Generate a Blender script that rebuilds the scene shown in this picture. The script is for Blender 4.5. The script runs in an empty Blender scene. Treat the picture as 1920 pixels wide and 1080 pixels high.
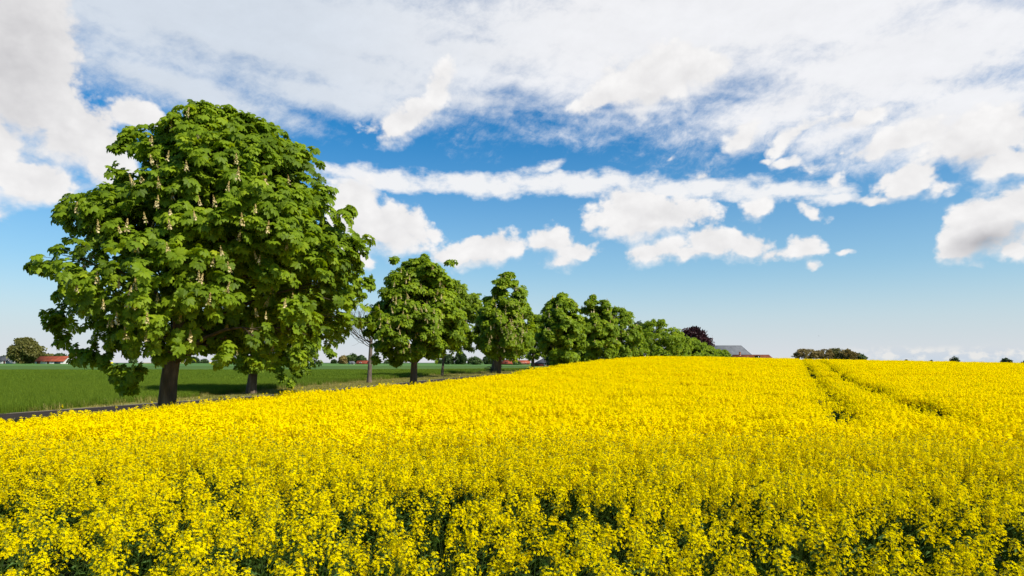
import bpy, math, random
import numpy as np

# ------------------------------------------------------------------ scene, camera, sky, sun, exposure
scene = bpy.context.scene
COL = scene.collection
F = 1280.0            # focal length in pixels of a 1920 wide frame
HX, HY = 960.0, 680.0 # principal point column, horizon row in that frame

cam_data = bpy.data.cameras.new("camera")
cam = bpy.data.objects.new("camera", cam_data)
COL.objects.link(cam)
cam.location = (0, 0, 0)
cam.rotation_euler = (math.pi / 2, 0, 0)
cam_data.sensor_width = 36.0
cam_data.lens = 36.0 * F / 1920.0
cam_data.shift_y = (HY - 540.0) / 1920.0
cam_data.clip_start = 0.05
cam_data.clip_end = 20000
scene.camera = cam

SUN_AZ = math.radians(122)    # clockwise from the view direction
SUN_EL = math.radians(43)
sun_data = bpy.data.lights.new("sun", "SUN")
sun_data.energy = 5.0
sun_data.angle = math.radians(0.53)
sun_data.color = (1.0, 0.955, 0.88)
sun = bpy.data.objects.new("sun", sun_data)
COL.objects.link(sun)
# lamp looks along -Z; tilt it so that it shines from azimuth SUN_AZ
sun.rotation_euler = (math.pi / 2 - SUN_EL, 0, math.pi - SUN_AZ)

scene.view_settings.view_transform = 'Standard'
scene.view_settings.look = 'None'
EXPOSURE = 0.45
scene.view_settings.exposure = EXPOSURE
scene.view_settings.gamma = 1.0
scene.render.engine = 'CYCLES'
scene.cycles.max_bounces = 5
scene.cycles.diffuse_bounces = 4
scene.cycles.glossy_bounces = 2
scene.cycles.transmission_bounces = 4
scene.cycles.transparent_max_bounces = 4
scene.cycles.caustics_reflective = False
scene.cycles.caustics_refractive = False
scene.cycles.use_denoising = True
scene.cycles.denoising_prefilter = 'ACCURATE'

world = bpy.data.worlds.new("World")
scene.world = world
world.use_nodes = True
world.cycles.sampling_method = 'NONE'


class NT:
    """small helper that writes node trees"""
    def __init__(self, tree):
        self.t = tree
        tree.nodes.clear()

    def n(self, kind, **kw):
        nd = self.t.nodes.new(kind)
        for k, v in kw.items():
            setattr(nd, k, v)
        return nd

    def put(self, sock, v):
        if isinstance(v, bpy.types.NodeSocket):
            self.t.links.new(v, sock)
        elif v is not None:
            sock.default_value = v

    def m(self, op, a, b=None, c=None, clamp=False):
        nd = self.n("ShaderNodeMath", operation=op, use_clamp=clamp)
        for i, v in enumerate((a, b, c)):
            self.put(nd.inputs[i], v)
        return nd.outputs[0]

    def vm(self, op, a, b=None, scale=None):
        nd = self.n("ShaderNodeVectorMath", operation=op)
        self.put(nd.inputs[0], a)
        if b is not None:
            self.put(nd.inputs[1], b)
        if scale is not None:
            self.put(nd.inputs["Scale"], scale)
        return nd.outputs["Value"] if op in ("LENGTH", "DOT_PRODUCT") else nd.outputs["Vector"]

    def smooth(self, v, lo, hi, t0=0.0, t1=1.0):
        nd = self.n("ShaderNodeMapRange", interpolation_type='SMOOTHSTEP')
        for i, x in enumerate((v, lo, hi, t0, t1)):
            self.put(nd.inputs[i], x)
        return nd.outputs[0]

    def noise(self, vec, scale, detail=5.0, rough=0.55, dist=0.0, dim='3D'):
        nd = self.n("ShaderNodeTexNoise", noise_dimensions=dim)
        if vec is not None:
            self.put(nd.inputs["Vector"], vec)
        nd.inputs["Scale"].default_value = scale
        nd.inputs["Detail"].default_value = detail
        nd.inputs["Roughness"].default_value = rough
        nd.inputs["Distortion"].default_value = dist
        return nd

    def mapping(self, vec, loc=(0, 0, 0), rot=(0, 0, 0), scale=(1, 1, 1), kind='TEXTURE'):
        nd = self.n("ShaderNodeMapping", vector_type=kind)
        self.put(nd.inputs["Vector"], vec)
        nd.inputs["Location"].default_value = loc
        nd.inputs["Rotation"].default_value = rot
        nd.inputs["Scale"].default_value = scale
        return nd.outputs[0]

    def mix(self, fac, a, b, blend='MIX'):
        nd = self.n("ShaderNodeMix", data_type='RGBA', blend_type=blend)
        self.put(nd.inputs[0], fac)
        self.put(nd.inputs[6], a)
        self.put(nd.inputs[7], b)
        return nd.outputs[2]

    def ramp(self, fac, stops):
        nd = self.n("ShaderNodeValToRGB")
        while len(nd.color_ramp.elements) < len(stops):
            nd.color_ramp.elements.new(0.5)
        for e, (p, c) in zip(nd.color_ramp.elements, stops):
            e.position = p
            e.color = (*c, 1)
        self.put(nd.inputs[0], fac)
        return nd.outputs[0]


def azel(x, y):
    u = (x - HX) / F
    v = (HY - y) / F
    az = math.atan(u)
    return math.degrees(az), math.degrees(math.atan(v * math.cos(az)))


def lin(r, g, b):
    f = lambda c: c / 12.92 if c <= 0.04045 else ((c + 0.055) / 1.055) ** 2.4
    return tuple(f(c / 255.0) for c in (r, g, b))


BG = 0.1
OUT = BG * 2 ** EXPOSURE   # display value = colour * OUT
# cumulus heaps by bearing: (column, row, half width, half height, tilt in degrees, weight)
CUMULUS = [
    (45, 60, 125, 130, 0, 1), (30, 170, 150, 105, 0, 1), (150, 250, 110, 95, 30, .95), (55, 338, 105, 48, -8, 1),
    (200, 300, 70, 80, 0, .95), (-80, 200, 170, 220, 0, 1), (260, 215, 90, 40, 0, .7),
    (765, 222, 85, 32, 32, 1), (822, 155, 30, 48, -15, .95), (700, 243, 45, 18, 8, .85),
    (1225, 150, 140, 58, 6, 1), (1135, 185, 70, 26, 15, .95), (1310, 130, 80, 42, 0, .85),
    (735, 425, 90, 60, -8, 1), (670, 400, 70, 65, 0, 1), (640, 460, 70, 40, 0, .9), (812, 440, 40, 18, 0, .8),
    (1215, 408, 130, 46, -2, 1), (1180, 395, 70, 42, 0, 1), (1310, 408, 55, 22, 0, .8),
    (905, 468, 100, 34, 6, 1), (1030, 448, 55, 32, 0, 1), (1085, 470, 70, 24, 0, .95), (1055, 488, 45, 18, 0, .85),
    (850, 480, 60, 28, 0, .9), (690, 490, 40, 26, 0, .7),
    (1235, 472, 78, 24, 6, 1), (1335, 458, 60, 34, 0, 1), (1395, 458, 62, 32, 0, 1), (1505, 458, 50, 28, 5, 1),
    (1450, 470, 70, 22, 0, .9), (1300, 478, 60, 22, 0, .9),
    (1855, 420, 100, 58, 18, 1), (1910, 385, 90, 58, 0, 1), (1795, 458, 62, 34, 20, .95), (1915, 470, 48, 26, 0, .9),
    (1990, 420, 120, 90, 0, 1), (1825, 490, 32, 14, 0, .75),
    (1720, 338, 80, 34, 8, .95), (1760, 352, 60, 24, 0, .8), (1640, 372, 70, 14, 0, .75),
    (1505, 388, 70, 16, -25, .75), (1420, 385, 60, 24, 0, .85), (1530, 400, 22, 16, -40, .75),
    (1830, 262, 150, 60, 8, 1), (1900, 300, 120, 45, 0, .95), (1700, 262, 130, 32, 14, .9), (1620, 283, 60, 16, 10, .8),
    (1390, 262, 60, 34, 45, .72), (1500, 250, 90, 20, 18, .85), (1450, 275, 50, 14, 20, .75), (1600, 230, 100, 18, 8, .8),
    (1535, 315, 32, 13, 0, .95), (1478, 308, 30, 8, 0, .85), (1432, 304, 16, 7, 0, .85), (1572, 290, 20, 10, 20, .85),
    (1590, 470, 16, 7, 0, .9), (1526, 499, 14, 12, -30, .9), (1255, 288, 46, 15, 35, .68), (1320, 330, 32, 12, 0, .8),
    (1560, 340, 35, 16, 30, .75), (1660, 335, 40, 18, 30, .7),
]
# long ragged band and its puffs
BAND = [
    (720, 333, 150, 22, 0, 1), (900, 342, 190, 21, -2, 1), (1100, 342, 200, 22, -2, 1), (1025, 318, 40, 16, 25, .8),
    (1280, 352, 180, 24, -3, 1), (1450, 362, 150, 20, -4, 1), (1560, 372, 90, 13, -4, .9), (660, 350, 70, 22, 0, .9),
]
# thin high veils
VEIL = [
    (500, 50, 640, 105, 0, 1.2), (1300, 40, 800, 130, 0, 1.15), (1700, 110, 420, 120, 0, 1.1), (620, 120, 460, 65, -6, 1.0),
    (330, 160, 300, 40, -6, .95), (620, 180, 330, 42, -5, .9), (900, 188, 190, 38, -2, .75), (1200, 205, 200, 20, 0, .55),
    (1500, 190, 300, 60, 12, .9), (1780, 215, 260, 60, 8, 1.1), (1420, 250, 130, 45, 30, .75), (1560, 255, 150, 40, 15, .8), (900, 100, 400, 70, 0, .95), (60, 280, 160, 60, 0, .7),
    
]


def build_sky():
    k = NT(world.node_tree)
    out = k.n("ShaderNodeOutputWorld")
    bg = k.n("ShaderNodeBackground")
    bg.inputs["Strength"].default_value = BG
    k.t.links.new(bg.outputs[0], out.inputs[0])
    sky = k.n("ShaderNodeTexSky", sky_type='NISHITA', sun_disc=False, sun_elevation=SUN_EL,
              sun_rotation=SUN_AZ, altitude=0, air_density=1.0, dust_density=0.6, ozone_density=3.0)
    hs = k.n("ShaderNodeHueSaturation")
    hs.inputs["Hue"].default_value = 0.497
    hs.inputs["Saturation"].default_value = 1.45
    hs.inputs["Value"].default_value = 1.0
    k.t.links.new(sky.outputs[0], hs.inputs["Color"])
    tc = k.n("ShaderNodeTexCoord")
    sep = k.n("ShaderNodeSeparateXYZ")
    k.t.links.new(tc.outputs["Generated"], sep.inputs[0])
    x, y, z = sep.outputs
    az = k.m('MULTIPLY', k.m('ARCTAN2', x, y), 57.29578)
    el = k.m('MULTIPLY', k.m('ARCSINE', z), 57.29578)
    comb = k.n("ShaderNodeCombineXYZ")
    k.put(comb.inputs[0], az)
    k.put(comb.inputs[1], el)
    P = comb.outputs[0]

    def field(P, lst, soft=False):
        acc = None
        P0 = P
        for (cx, cy, w, h, tilt, wt) in lst:
            a0, e0 = azel(cx, cy)
            cz = math.cos(math.radians(a0))
            sx = w / F * 57.3 * cz * cz
            sy = h / F * 57.3 * cz
            if acc is not None:   # tie the heaps into one chain so that few values are alive at a time
                P = k.n('ShaderNodeVectorMath', operation='MULTIPLY_ADD')
                k.put(P.inputs[0], acc)
                P.inputs[1].default_value = (1e-12, 0, 0)
                k.put(P.inputs[2], P0)
                P = P.outputs[0]
            q = k.mapping(P, (a0, e0, 0), (0, 0, math.radians(tilt)), (sx, sy, 1))
            g = min(1.0, max(.34, min(w, h * 1.6) / 60.0)) if soft else 1.0
            d = k.m('MULTIPLY_ADD', k.vm('LENGTH', q), -g, wt * g)
            acc = d if acc is None else k.m('SMOOTH_MAX', acc, d, 0.12)
        return acc

    # warped bearings give the heaps ragged outlines
    wn = k.noise(P, 0.22, 4, 0.6)
    warp = k.vm('SCALE', k.vm('SUBTRACT', wn.outputs["Color"], (0.5, 0.5, 0.5)), scale=2.3)
    Pw = k.vm('ADD', P, warp)
    Pflat = k.mapping(P, scale=(1.25, 1, 1))
    n1 = k.noise(Pflat, 0.42, 8, 0.56)
    vor = k.n("ShaderNodeTexVoronoi", feature='SMOOTH_F1')
    k.put(vor.inputs["Vector"], k.vm('ADD', Pflat, k.vm('SCALE', wn.outputs["Color"], scale=1.6)))
    vor.inputs["Scale"].default_value = 0.62
    vor.inputs["Detail"].default_value = 3.0
    vor.inputs["Roughness"].default_value = 0.55
    vor.inputs["Smoothness"].default_value = 0.35
    billow = k.m('SUBTRACT', 0.5, vor.outputs["Distance"])
    fb = k.m('ADD', k.m('MULTIPLY', k.m('SUBTRACT', n1.outputs["Fac"], 0.5), 0.85), k.m('MULTIPLY', billow, 0.22))

    cum_f = field(Pw, CUMULUS, True)
    cum_d = k.m('ADD', k.m('MULTIPLY_ADD', fb, 1.6, cum_f), 0.17)
    # crisp tops, frayed bases
    above = field(k.vm('ADD', Pw, (0.25, 1.1, 0)), [c for c in CUMULUS if c[3] > 20], True)
    under = k.smooth(k.m('SUBTRACT', above, cum_f), 0.0, 0.45)
    cum_a = k.smooth(cum_d, k.m('MULTIPLY_ADD', under, -0.10, -0.04), k.m('MULTIPLY_ADD', under, 0.30, 0.28))
    # self shading of the heaps: the field compared with the field a step towards the sun
    n2 = k.noise(k.vm('ADD', Pflat, (0.75, 1.0, 0)), 0.42, 4, 0.5)
    shade = k.m('SUBTRACT', n1.outputs["Fac"], n2.outputs["Fac"])
    body = k.smooth(cum_d, 0.25, 1.0)
    lum = k.m('ADD', k.m('MULTIPLY_ADD', shade, 0.27, 0.935), k.m('MULTIPLY', billow, 0.10))
    lum = k.m('SUBTRACT', lum, k.m('MULTIPLY', k.m('MULTIPLY', under, k.smooth(cum_d, 0.1, 0.7)), 0.09))
    lum = k.m('SUBTRACT', lum, k.m('MULTIPLY', body, 0.035))
    # the big heap at the left hangs in shadow
    a0, e0 = azel(20, 90)
    left = k.m('SUBTRACT', 1.0, k.vm('LENGTH', k.mapping(P, (a0, e0, 0), (0, 0, 0), (9, 8, 1))), clamp=True)
    lum = k.m('SUBTRACT', lum, k.m('MULTIPLY', left, 0.20))
    a0, e0 = azel(1850, 452)
    rb = k.m('SUBTRACT', 1.0, k.vm('LENGTH', k.mapping(P, (a0, e0, 0), (0, 0, math.radians(12)), (3.2, 1.2, 1))), clamp=True)
    lum = k.m('SUBTRACT', lum, k.m('MULTIPLY', rb, 0.38))
    lum = k.m('MINIMUM', k.m('MAXIMUM', lum, 0.42), 0.95)
    cc = k.n("ShaderNodeCombineColor")
    k.put(cc.inputs[0], lum)
    k.put(cc.inputs[1], k.m('MULTIPLY', lum, 0.99))
    k.put(cc.inputs[2], k.m('MULTIPLY_ADD', lum, 0.93, 0.055))
    cum_c = k.vm('SCALE', cc.outputs[0], scale=1.0 / OUT)

    band_f = field(Pw, BAND)
    n3 = k.noise(k.mapping(P, scale=(1.8, 1, 1)), 0.8, 8, 0.62)
    band_d = k.m('MULTIPLY_ADD', k.m('SUBTRACT', n3.outputs["Fac"], 0.5), 1.7, band_f)
    band_a = k.smooth(band_d, -0.15, 0.6, 0, 0.95)

    Ps = k.mapping(Pw, rot=(0, 0, math.radians(-7)), scale=(4.2, 1, 1))
    n4 = k.noise(Ps, 0.42, 7, 0.56)
    n5 = k.noise(k.mapping(P, rot=(0, 0, math.radians(20)), scale=(1.7, 1, 1)), 0.9, 7, 0.66)
    veil_f = field(P, VEIL)
    vs = k.m('ADD', k.m('MULTIPLY', k.m('SUBTRACT', n4.outputs["Fac"], 0.5), 1.7),
             k.m('MULTIPLY', k.m('SUBTRACT', n5.outputs["Fac"], 0.5), 0.7))
    n7 = k.noise(k.mapping(Pw, rot=(0, 0, math.radians(28)), scale=(1.5, 1, 1)), 1.5, 6, 0.7)
    vs = k.m('ADD', vs, k.m('MULTIPLY', k.m('SUBTRACT', n7.outputs["Fac"], 0.5), k.smooth(el, 24.0, 17.0, 0.1, 0.8)))
    high = k.smooth(el, azel(960, 130)[1], 45.0, 0.0, 0.6)
    veil_d = k.m('ADD', k.m('ADD', veil_f, vs), high)
    veil_a = k.smooth(veil_d, -0.40, 0.75, 0, 0.95)
    vcol = k.mix(k.smooth(az, -22.0, 8.0), tuple(c / OUT for c in lin(214, 222, 232)) + (1,), tuple(c / OUT for c in lin(243, 243, 245)) + (1,))
    vcol = k.vm('SCALE', vcol, scale=k.m('ADD', k.m('MULTIPLY', k.m('SUBTRACT', n4.outputs["Fac"], 0.5), 0.18), k.m('MULTIPLY_ADD', n5.outputs["Fac"], 0.10, 0.97)))
    # air near the horizon
    hz = k.m('POWER', k.m('SUBTRACT', 1.0, k.m('DIVIDE', k.m('MAXIMUM', el, 0.0), 20.0), clamp=True), 1.7)
    base = k.mix(k.m('MULTIPLY', hz, 0.9), hs.outputs[0], tuple(c / OUT for c in lin(176, 211, 229)) + (1,))
    hz2 = k.m('POWER', k.m('SUBTRACT', 1.0, k.m('DIVIDE', k.m('MAXIMUM', el, 0.0), 8.0), clamp=True), 1.7)
    base = k.mix(k.m('MULTIPLY', hz2, 0.95), base, tuple(c / OUT for c in lin(222, 222, 226)) + (1,))
    # low far heaps on the right hand horizon
    n6 = k.noise(k.mapping(P, scale=(1.4, 1, 1)), 1.3, 6, 0.55)
    lowm = k.m('MULTIPLY', k.smooth(az, 24.0, 29.0), k.m('MULTIPLY', k.smooth(el, 0.0, 0.35), k.smooth(el, 1.35, 0.75)))
    low_a = k.m('MULTIPLY', k.smooth(n6.outputs["Fac"], 0.44, 0.6, 0, 0.85), lowm)
    bl = k.m('MULTIPLY', k.m('MULTIPLY', k.smooth(az, 22.0, 30.0), k.smooth(el, 1.3, 0.0)), 0.6)
    base = k.mix(bl, base, tuple(c / OUT for c in lin(190, 208, 226)) + (1,))
    base = k.mix(low_a, base, tuple(c / OUT for c in lin(236, 235, 232)) + (1,))

    col = k.mix(veil_a, base, vcol)
    col = k.mix(band_a, col, tuple(c / OUT for c in lin(246, 246, 247)) + (1,))
    col = k.mix(cum_a, col, cum_c)
    k.t.links.new(col, bg.inputs["Color"])


build_sky()

# ------------------------------------------------------------------ mesh and material helpers
class MB:
    """collects vertices and faces (numpy) for ONE mesh object"""
    def __init__(self):
        self.v, self.f, self.mi, self.t, self.nv = [], [], [], [], 0

    def add(self, verts, faces, mat=0, tint=0.5):
        verts = np.asarray(verts, dtype=np.float64).reshape(-1, 3)
        faces = np.asarray(faces, dtype=np.int64)
        self.v.append(verts)
        self.f.append(faces + self.nv)
        mi = np.asarray(mat)
        self.mi.append(np.full(len(faces), int(mi)) if mi.ndim == 0 else mi)
        self.t.append(np.full(len(verts), float(tint)) if np.ndim(tint) == 0 else np.asarray(tint, dtype=float))
        self.nv += len(verts)

    def scatter(self, tv, tf, P, R, S, mat=0, tint=None):
        """copies of the template (tv, tf) at P with rotation matrices R (columns = axes) and scale S"""
        n = len(P)
        if n == 0:
            return
        tv = np.asarray(tv, float)
        S = np.asarray(S, float)
        if S.ndim == 1:
            S = S[:, None]
        w = np.einsum('nij,nvj->nvi', R, tv[None] * S[:, None, :]) + P[:, None, :]
        tf = np.asarray(tf)
        f = (tf[None] + (np.arange(n) * len(tv))[:, None, None]).reshape(-1, tf.shape[1])
        m = np.tile(np.asarray(mat), n) if np.ndim(mat) else mat
        t = np.repeat(tint, len(tv)) if tint is not None else 0.5
        self.add(w.reshape(-1, 3), f, m, t)

    def tube(self, pts, rad, sides=8, mat=0, tint=0.5, cap=True, lump=0.0):
        pts = np.asarray(pts, float)
        rad = np.broadcast_to(np.asarray(rad, float), (len(pts),))
        d = np.gradient(pts, axis=0)
        d /= np.maximum(np.linalg.norm(d, axis=1, keepdims=True), 1e-9)
        ref = np.array([1.0, 0.13, 0.07]) if abs(d[0][0]) < 0.8 else np.array([0.1, 1.0, 0.05])
        a = np.cross(d, ref)
        a /= np.linalg.norm(a, axis=1, keepdims=True)
        b = np.cross(d, a)
        th = np.arange(sides) * 2 * math.pi / sides
        k = 1 + lump * (np.random.rand(len(pts), sides) - .5) if lump else np.ones((len(pts), sides))
        ring = pts[:, None] + (rad[:, None] * k)[..., None] * (np.cos(th)[None, :, None] * a[:, None] + np.sin(th)[None, :, None] * b[:, None])
        v = ring.reshape(-1, 3)
        i = np.arange(len(pts) - 1)[:, None] * sides
        j = np.arange(sides)[None]
        j2 = (j + 1) % sides
        f = np.stack([i + j, i + j2, i + sides + j2, i + sides + j], -1).reshape(-1, 4)
        self.add(v, f, mat, tint)
        if cap:
            n = len(v)
            self.add(np.vstack([ring[-1], pts[-1:]]), np.array([[q, (q + 1) % sides, sides] for q in range(sides)]), mat, tint)

    def box(self, lo, hi, mat=0, R=None, o=None):
        (x0, y0, z0), (x1, y1, z1) = lo, hi
        v = np.array([[x0, y0, z0], [x1, y0, z0], [x1, y1, z0], [x0, y1, z0], [x0, y0, z1], [x1, y0, z1], [x1, y1, z1], [x0, y1, z1]], float)
        f = [[0, 3, 2, 1], [4, 5, 6, 7], [0, 1, 5, 4], [1, 2, 6, 5], [2, 3, 7, 6], [3, 0, 4, 7]]
        self.add(v, f, mat)

    def mesh(self, name, mats, smooth=False):
        me = bpy.data.meshes.new(name)
        V = np.vstack(self.v)
        nl = np.concatenate([np.full(len(f), f.shape[1]) for f in self.f])
        L = np.concatenate([f.ravel() for f in self.f])
        me.vertices.add(len(V))
        me.vertices.foreach_set("co", V.astype(np.float32).ravel())
        me.loops.add(len(L))
        me.loops.foreach_set("vertex_index", L.astype(np.int32))
        me.polygons.add(len(nl))
        st = np.concatenate([[0], np.cumsum(nl)[:-1]])
        me.polygons.foreach_set("loop_start", st.astype(np.int32))
        me.polygons.foreach_set("loop_total", nl.astype(np.int32))
        me.polygons.foreach_set("material_index", np.concatenate(self.mi).astype(np.int32))
        if smooth:
            me.polygons.foreach_set("use_smooth", np.ones(len(nl), dtype=bool))
        at = me.attributes.new("tint", 'FLOAT', 'POINT')
        at.data.foreach_set("value", np.concatenate(self.t).astype(np.float32))
        for m in (mats if isinstance(mats, (list, tuple)) else [mats]):
            me.materials.append(m)
        me.update(calc_edges=True)
        return me

    def build(self, name, mats, parent=None, loc=(0, 0, 0), smooth=False):
        o = bpy.data.objects.new(name, self.mesh(name, mats, smooth))
        COL.objects.link(o)
        o.location = loc
        if parent is not None:
            o.parent = parent
        return o


def tag(o, label=None, cat=None, group=None, kind=None):
    for k, v in (("label", label), ("category", cat), ("group", group), ("kind", kind)):
        if v:
            o[k] = v
    return o


def empty(name, loc, rz=0.0):
    o = bpy.data.objects.new(name, None)
    COL.objects.link(o)
    o.location = loc
    o.rotation_euler = (0, 0, rz)
    o.empty_display_size = 0.3
    return o


def copy_tree(o, parent=None):
    c = o.copy()
    COL.objects.link(c)
    c.parent = parent
    for ch in list(o.children):
        copy_tree(ch, c)
    return c


def norm(a):
    return a / np.maximum(np.linalg.norm(a, axis=-1, keepdims=True), 1e-9)


def frames(x, n):
    """rotation matrices with column 0 along x and column 2 near n"""
    x = norm(x)
    y = norm(np.cross(n, x))
    z = np.cross(x, y)
    return np.stack([x, y, z], axis=-1)


def mat_new(name):
    m = bpy.data.materials.new(name)
    m.use_nodes = True
    return m, NT(m.node_tree)


def leafy(name, stops, rough=0.55, trans=0.35, spec=0.25, tcol=(1.25, 1.15, 0.5), patch=0.0):
    """foliage: colour varies leaf by leaf (tint attribute), some light passes through"""
    m, k = mat_new(name)
    out = k.n("ShaderNodeOutputMaterial")
    at = k.n("ShaderNodeAttribute", attribute_name="tint")
    fac = at.outputs["Fac"]
    if patch:
        geo = k.n("ShaderNodeNewGeometry")
        ns = k.noise(geo.outputs["Position"], patch, 2)
        fac = k.m('ADD', fac, k.m('MULTIPLY', k.m('SUBTRACT', ns.outputs["Fac"], 0.5), 0.7), clamp=True)
    col = k.ramp(fac, stops)
    p = k.n("ShaderNodeBsdfPrincipled")
    k.put(p.inputs["Base Color"], col)
    p.inputs["Roughness"].default_value = rough
    p.inputs["Specular IOR Level"].default_value = spec
    if trans > 0:
        tr = k.n("ShaderNodeBsdfTranslucent")
        k.put(tr.inputs["Color"], k.mix(1.0, col, (*tcol, 1), 'MULTIPLY'))
        mx = k.n("ShaderNodeMixShader")
        mx.inputs[0].default_value = trans
        k.t.links.new(p.outputs[0], mx.inputs[1])
        k.t.links.new(tr.outputs[0], mx.inputs[2])
        k.t.links.new(mx.outputs[0], out.inputs[0])
    else:
        k.t.links.new(p.outputs[0], out.inputs[0])
    return m


def rough_mat(name, stops, scale=3.0, detail=6, stretch=(1, 1, 1), rough=0.85, bump=0.0, bscale=None, spec=0.2, obj=True, rot=(0, 0, 0)):
    """mottled solid surface from noise, in the object's own coordinates"""
    m, k = mat_new(name)
    out = k.n("ShaderNodeOutputMaterial")
    tc = k.n("ShaderNodeTexCoord")
    v = k.mapping(tc.outputs["Object"], rot=rot, scale=stretch, kind='POINT')
    ns = k.noise(v, scale, detail, 0.62)
    p = k.n("ShaderNodeBsdfPrincipled")
    k.put(p.inputs["Base Color"], k.ramp(ns.outputs["Fac"], stops))
    p.inputs["Roughness"].default_value = rough
    p.inputs["Specular IOR Level"].default_value = spec
    if bump:
        b = k.n("ShaderNodeBump")
        b.inputs["Strength"].default_value = 1.0
        b.inputs["Distance"].default_value = bump
        nb = k.noise(v, bscale or scale * 2, 5, 0.6)
        k.put(b.inputs["Height"], nb.outputs["Fac"])
        k.put(p.inputs["Normal"], b.outputs[0])
    k.t.links.new(p.outputs[0], out.inputs[0])
    return m


# ------------------------------------------------------------------ materials
M = {}
M['chestnut'] = leafy("chestnut_leaf", [(0.0, (0.092, 0.150, 0.007)), (0.45, (0.19, 0.285, 0.010)), (0.8, (0.28, 0.375, 0.014)), (1.0, (0.38, 0.44, 0.018))], patch=0.5, rough=0.55, spec=.2, trans=.48, tcol=(1.35, 1.25, 0.4))
M['chestnut_pale'] = leafy("pale_chestnut_leaf", [(0.0, (0.12, 0.185, 0.010)), (0.5, (0.23, 0.325, 0.016)), (1.0, (0.36, 0.44, 0.03))], patch=0.35, spec=.15, trans=.48, tcol=(1.3, 1.2, 0.4))
M['blossom'] = leafy("chestnut_blossom", [(0.0, (0.44, 0.31, 0.08)), (0.5, (0.60, 0.47, 0.20)), (1.0, (0.76, 0.64, 0.38))], trans=0.2, tcol=(1, 1, 1))
M['beech'] = leafy("copper_beech_leaf", [(0.0, (0.022, 0.008, 0.010)), (0.6, (0.055, 0.014, 0.016)), (1.0, (0.10, 0.025, 0.024))], trans=0.2, tcol=(1, 1, 1))
M['olive'] = leafy("olive_brown_leaf", [(0.0, (0.17, 0.13, 0.04)), (0.5, (0.28, 0.21, 0.07)), (1.0, (0.38, 0.29, 0.11))], trans=0.25)
M['oak'] = leafy("young_oak_leaf", [(0.0, (0.10, 0.10, 0.022)), (0.5, (0.145, 0.14, 0.032)), (1.0, (0.19, 0.175, 0.042))], trans=0.25)
M['dark_leaf'] = leafy("dark_leaf", [(0.0, (0.035, 0.062, 0.022)), (0.6, (0.065, 0.105, 0.033)), (1.0, (0.10, 0.145, 0.045))], trans=0.25)
M['light_leaf'] = leafy("light_leaf", [(0.0, (0.05, 0.085, 0.022)), (0.6, (0.09, 0.14, 0.035)), (1.0, (0.14, 0.18, 0.05))], trans=0.25)
M['petal'] = leafy("rape_petal", [(0.0, (0.75, 0.515, 0.0)), (0.35, (0.87, 0.695, 0.0)), (1.0, (0.90, 0.775, 0.0))], rough=1.0, trans=0.45, spec=0.0, tcol=(1.05, 1.0, 1.0))
M['rape_green'] = leafy("rape_stem", [(0.0, (0.022, 0.05, 0.007)), (0.5, (0.045, 0.085, 0.011)), (0.9, (0.09, 0.13, 0.015)), (1.0, (0.20, 0.22, 0.02))], rough=0.6, trans=0.12, spec=.12)
M['rape_leaf'] = leafy("rape_leaf", [(0.0, (0.028, 0.066, 0.010)), (0.6, (0.050, 0.105, 0.017)), (1.0, (0.08, 0.145, 0.024))], rough=0.6, trans=0.2, spec=.12)
M['wheat'] = leafy("wheat_blade", [(0.0, (0.065, 0.112, 0.008)), (0.5, (0.105, 0.17, 0.011)), (1.0, (0.16, 0.22, 0.015))], rough=0.7, spec=.1, trans=0.25, patch=0.06)
M['verge_blade'] = leafy("verge_grass_blade", [(0.0, (0.11, 0.125, 0.018)), (0.5, (0.22, 0.205, 0.035)), (0.85, (0.30, 0.25, 0.06)), (1.0, (0.40, 0.32, 0.12))], rough=0.6, trans=0.2, patch=0.5)
M['bark'] = rough_mat("chestnut_bark", [(0.25, (0.04, 0.028, 0.018)), (0.5, (0.11, 0.080, 0.052)), (0.68, (0.20, 0.15, 0.10)), (0.8, (0.27, 0.22, 0.15))], 5, 7, (1, 1, .22), 0.9, 0.05, 7)
M['dead_bark'] = rough_mat("dead_bark", [(0.3, (0.07, 0.052, 0.038)), (0.7, (0.17, 0.13, 0.095))], 7, 6, (1, 1, .3), 0.9, 0.02, 12)
M['twig'] = rough_mat("twig_bark", [(0.3, (0.03, 0.022, 0.014)), (0.7, (0.085, 0.06, 0.04))], 6, 4)

# ------------------------------------------------------------------ terrain: eye level is z = 0
SL = 0.36             # the lane and everything along it run this far right per metre away


def smooth_table(xs, ys, width):
    g = np.linspace(xs[0], xs[-1], 4000)
    v = np.interp(g, xs, ys)
    n = max(1, int(width / (g[1] - g[0])))
    k = np.hanning(2 * n + 3)
    k /= k.sum()
    v = np.convolve(np.pad(v, n + 1, mode='edge'), k, mode='valid')
    return lambda q: np.interp(q, g, v)


_near = smooth_table([-60, 30, 55, 80, 110, 200, 300], [-2.15, -2.15, -1.98, -1.80, -1.68, -1.75, -1.9], 14)
_edge = smooth_table([-60, 0, 28, 38, 44, 50, 57, 68, 83, 100, 112, 150, 200, 300],
                     [-2.15, -2.15, -2.1, -1.87, -1.63, -1.4, -1.12, -.80, -.47, -.32, -.34, -1.0, -1.75, -1.9], 6)
_w = smooth_table([-300, -80, -45, -30, -17, -5, 0, 8, 13, 28, 51, 80, 150, 300], [0, 0, .08, .2, .36, .85, 1, .95, .84, .63, .30, .15, .08, .05], 5)


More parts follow.
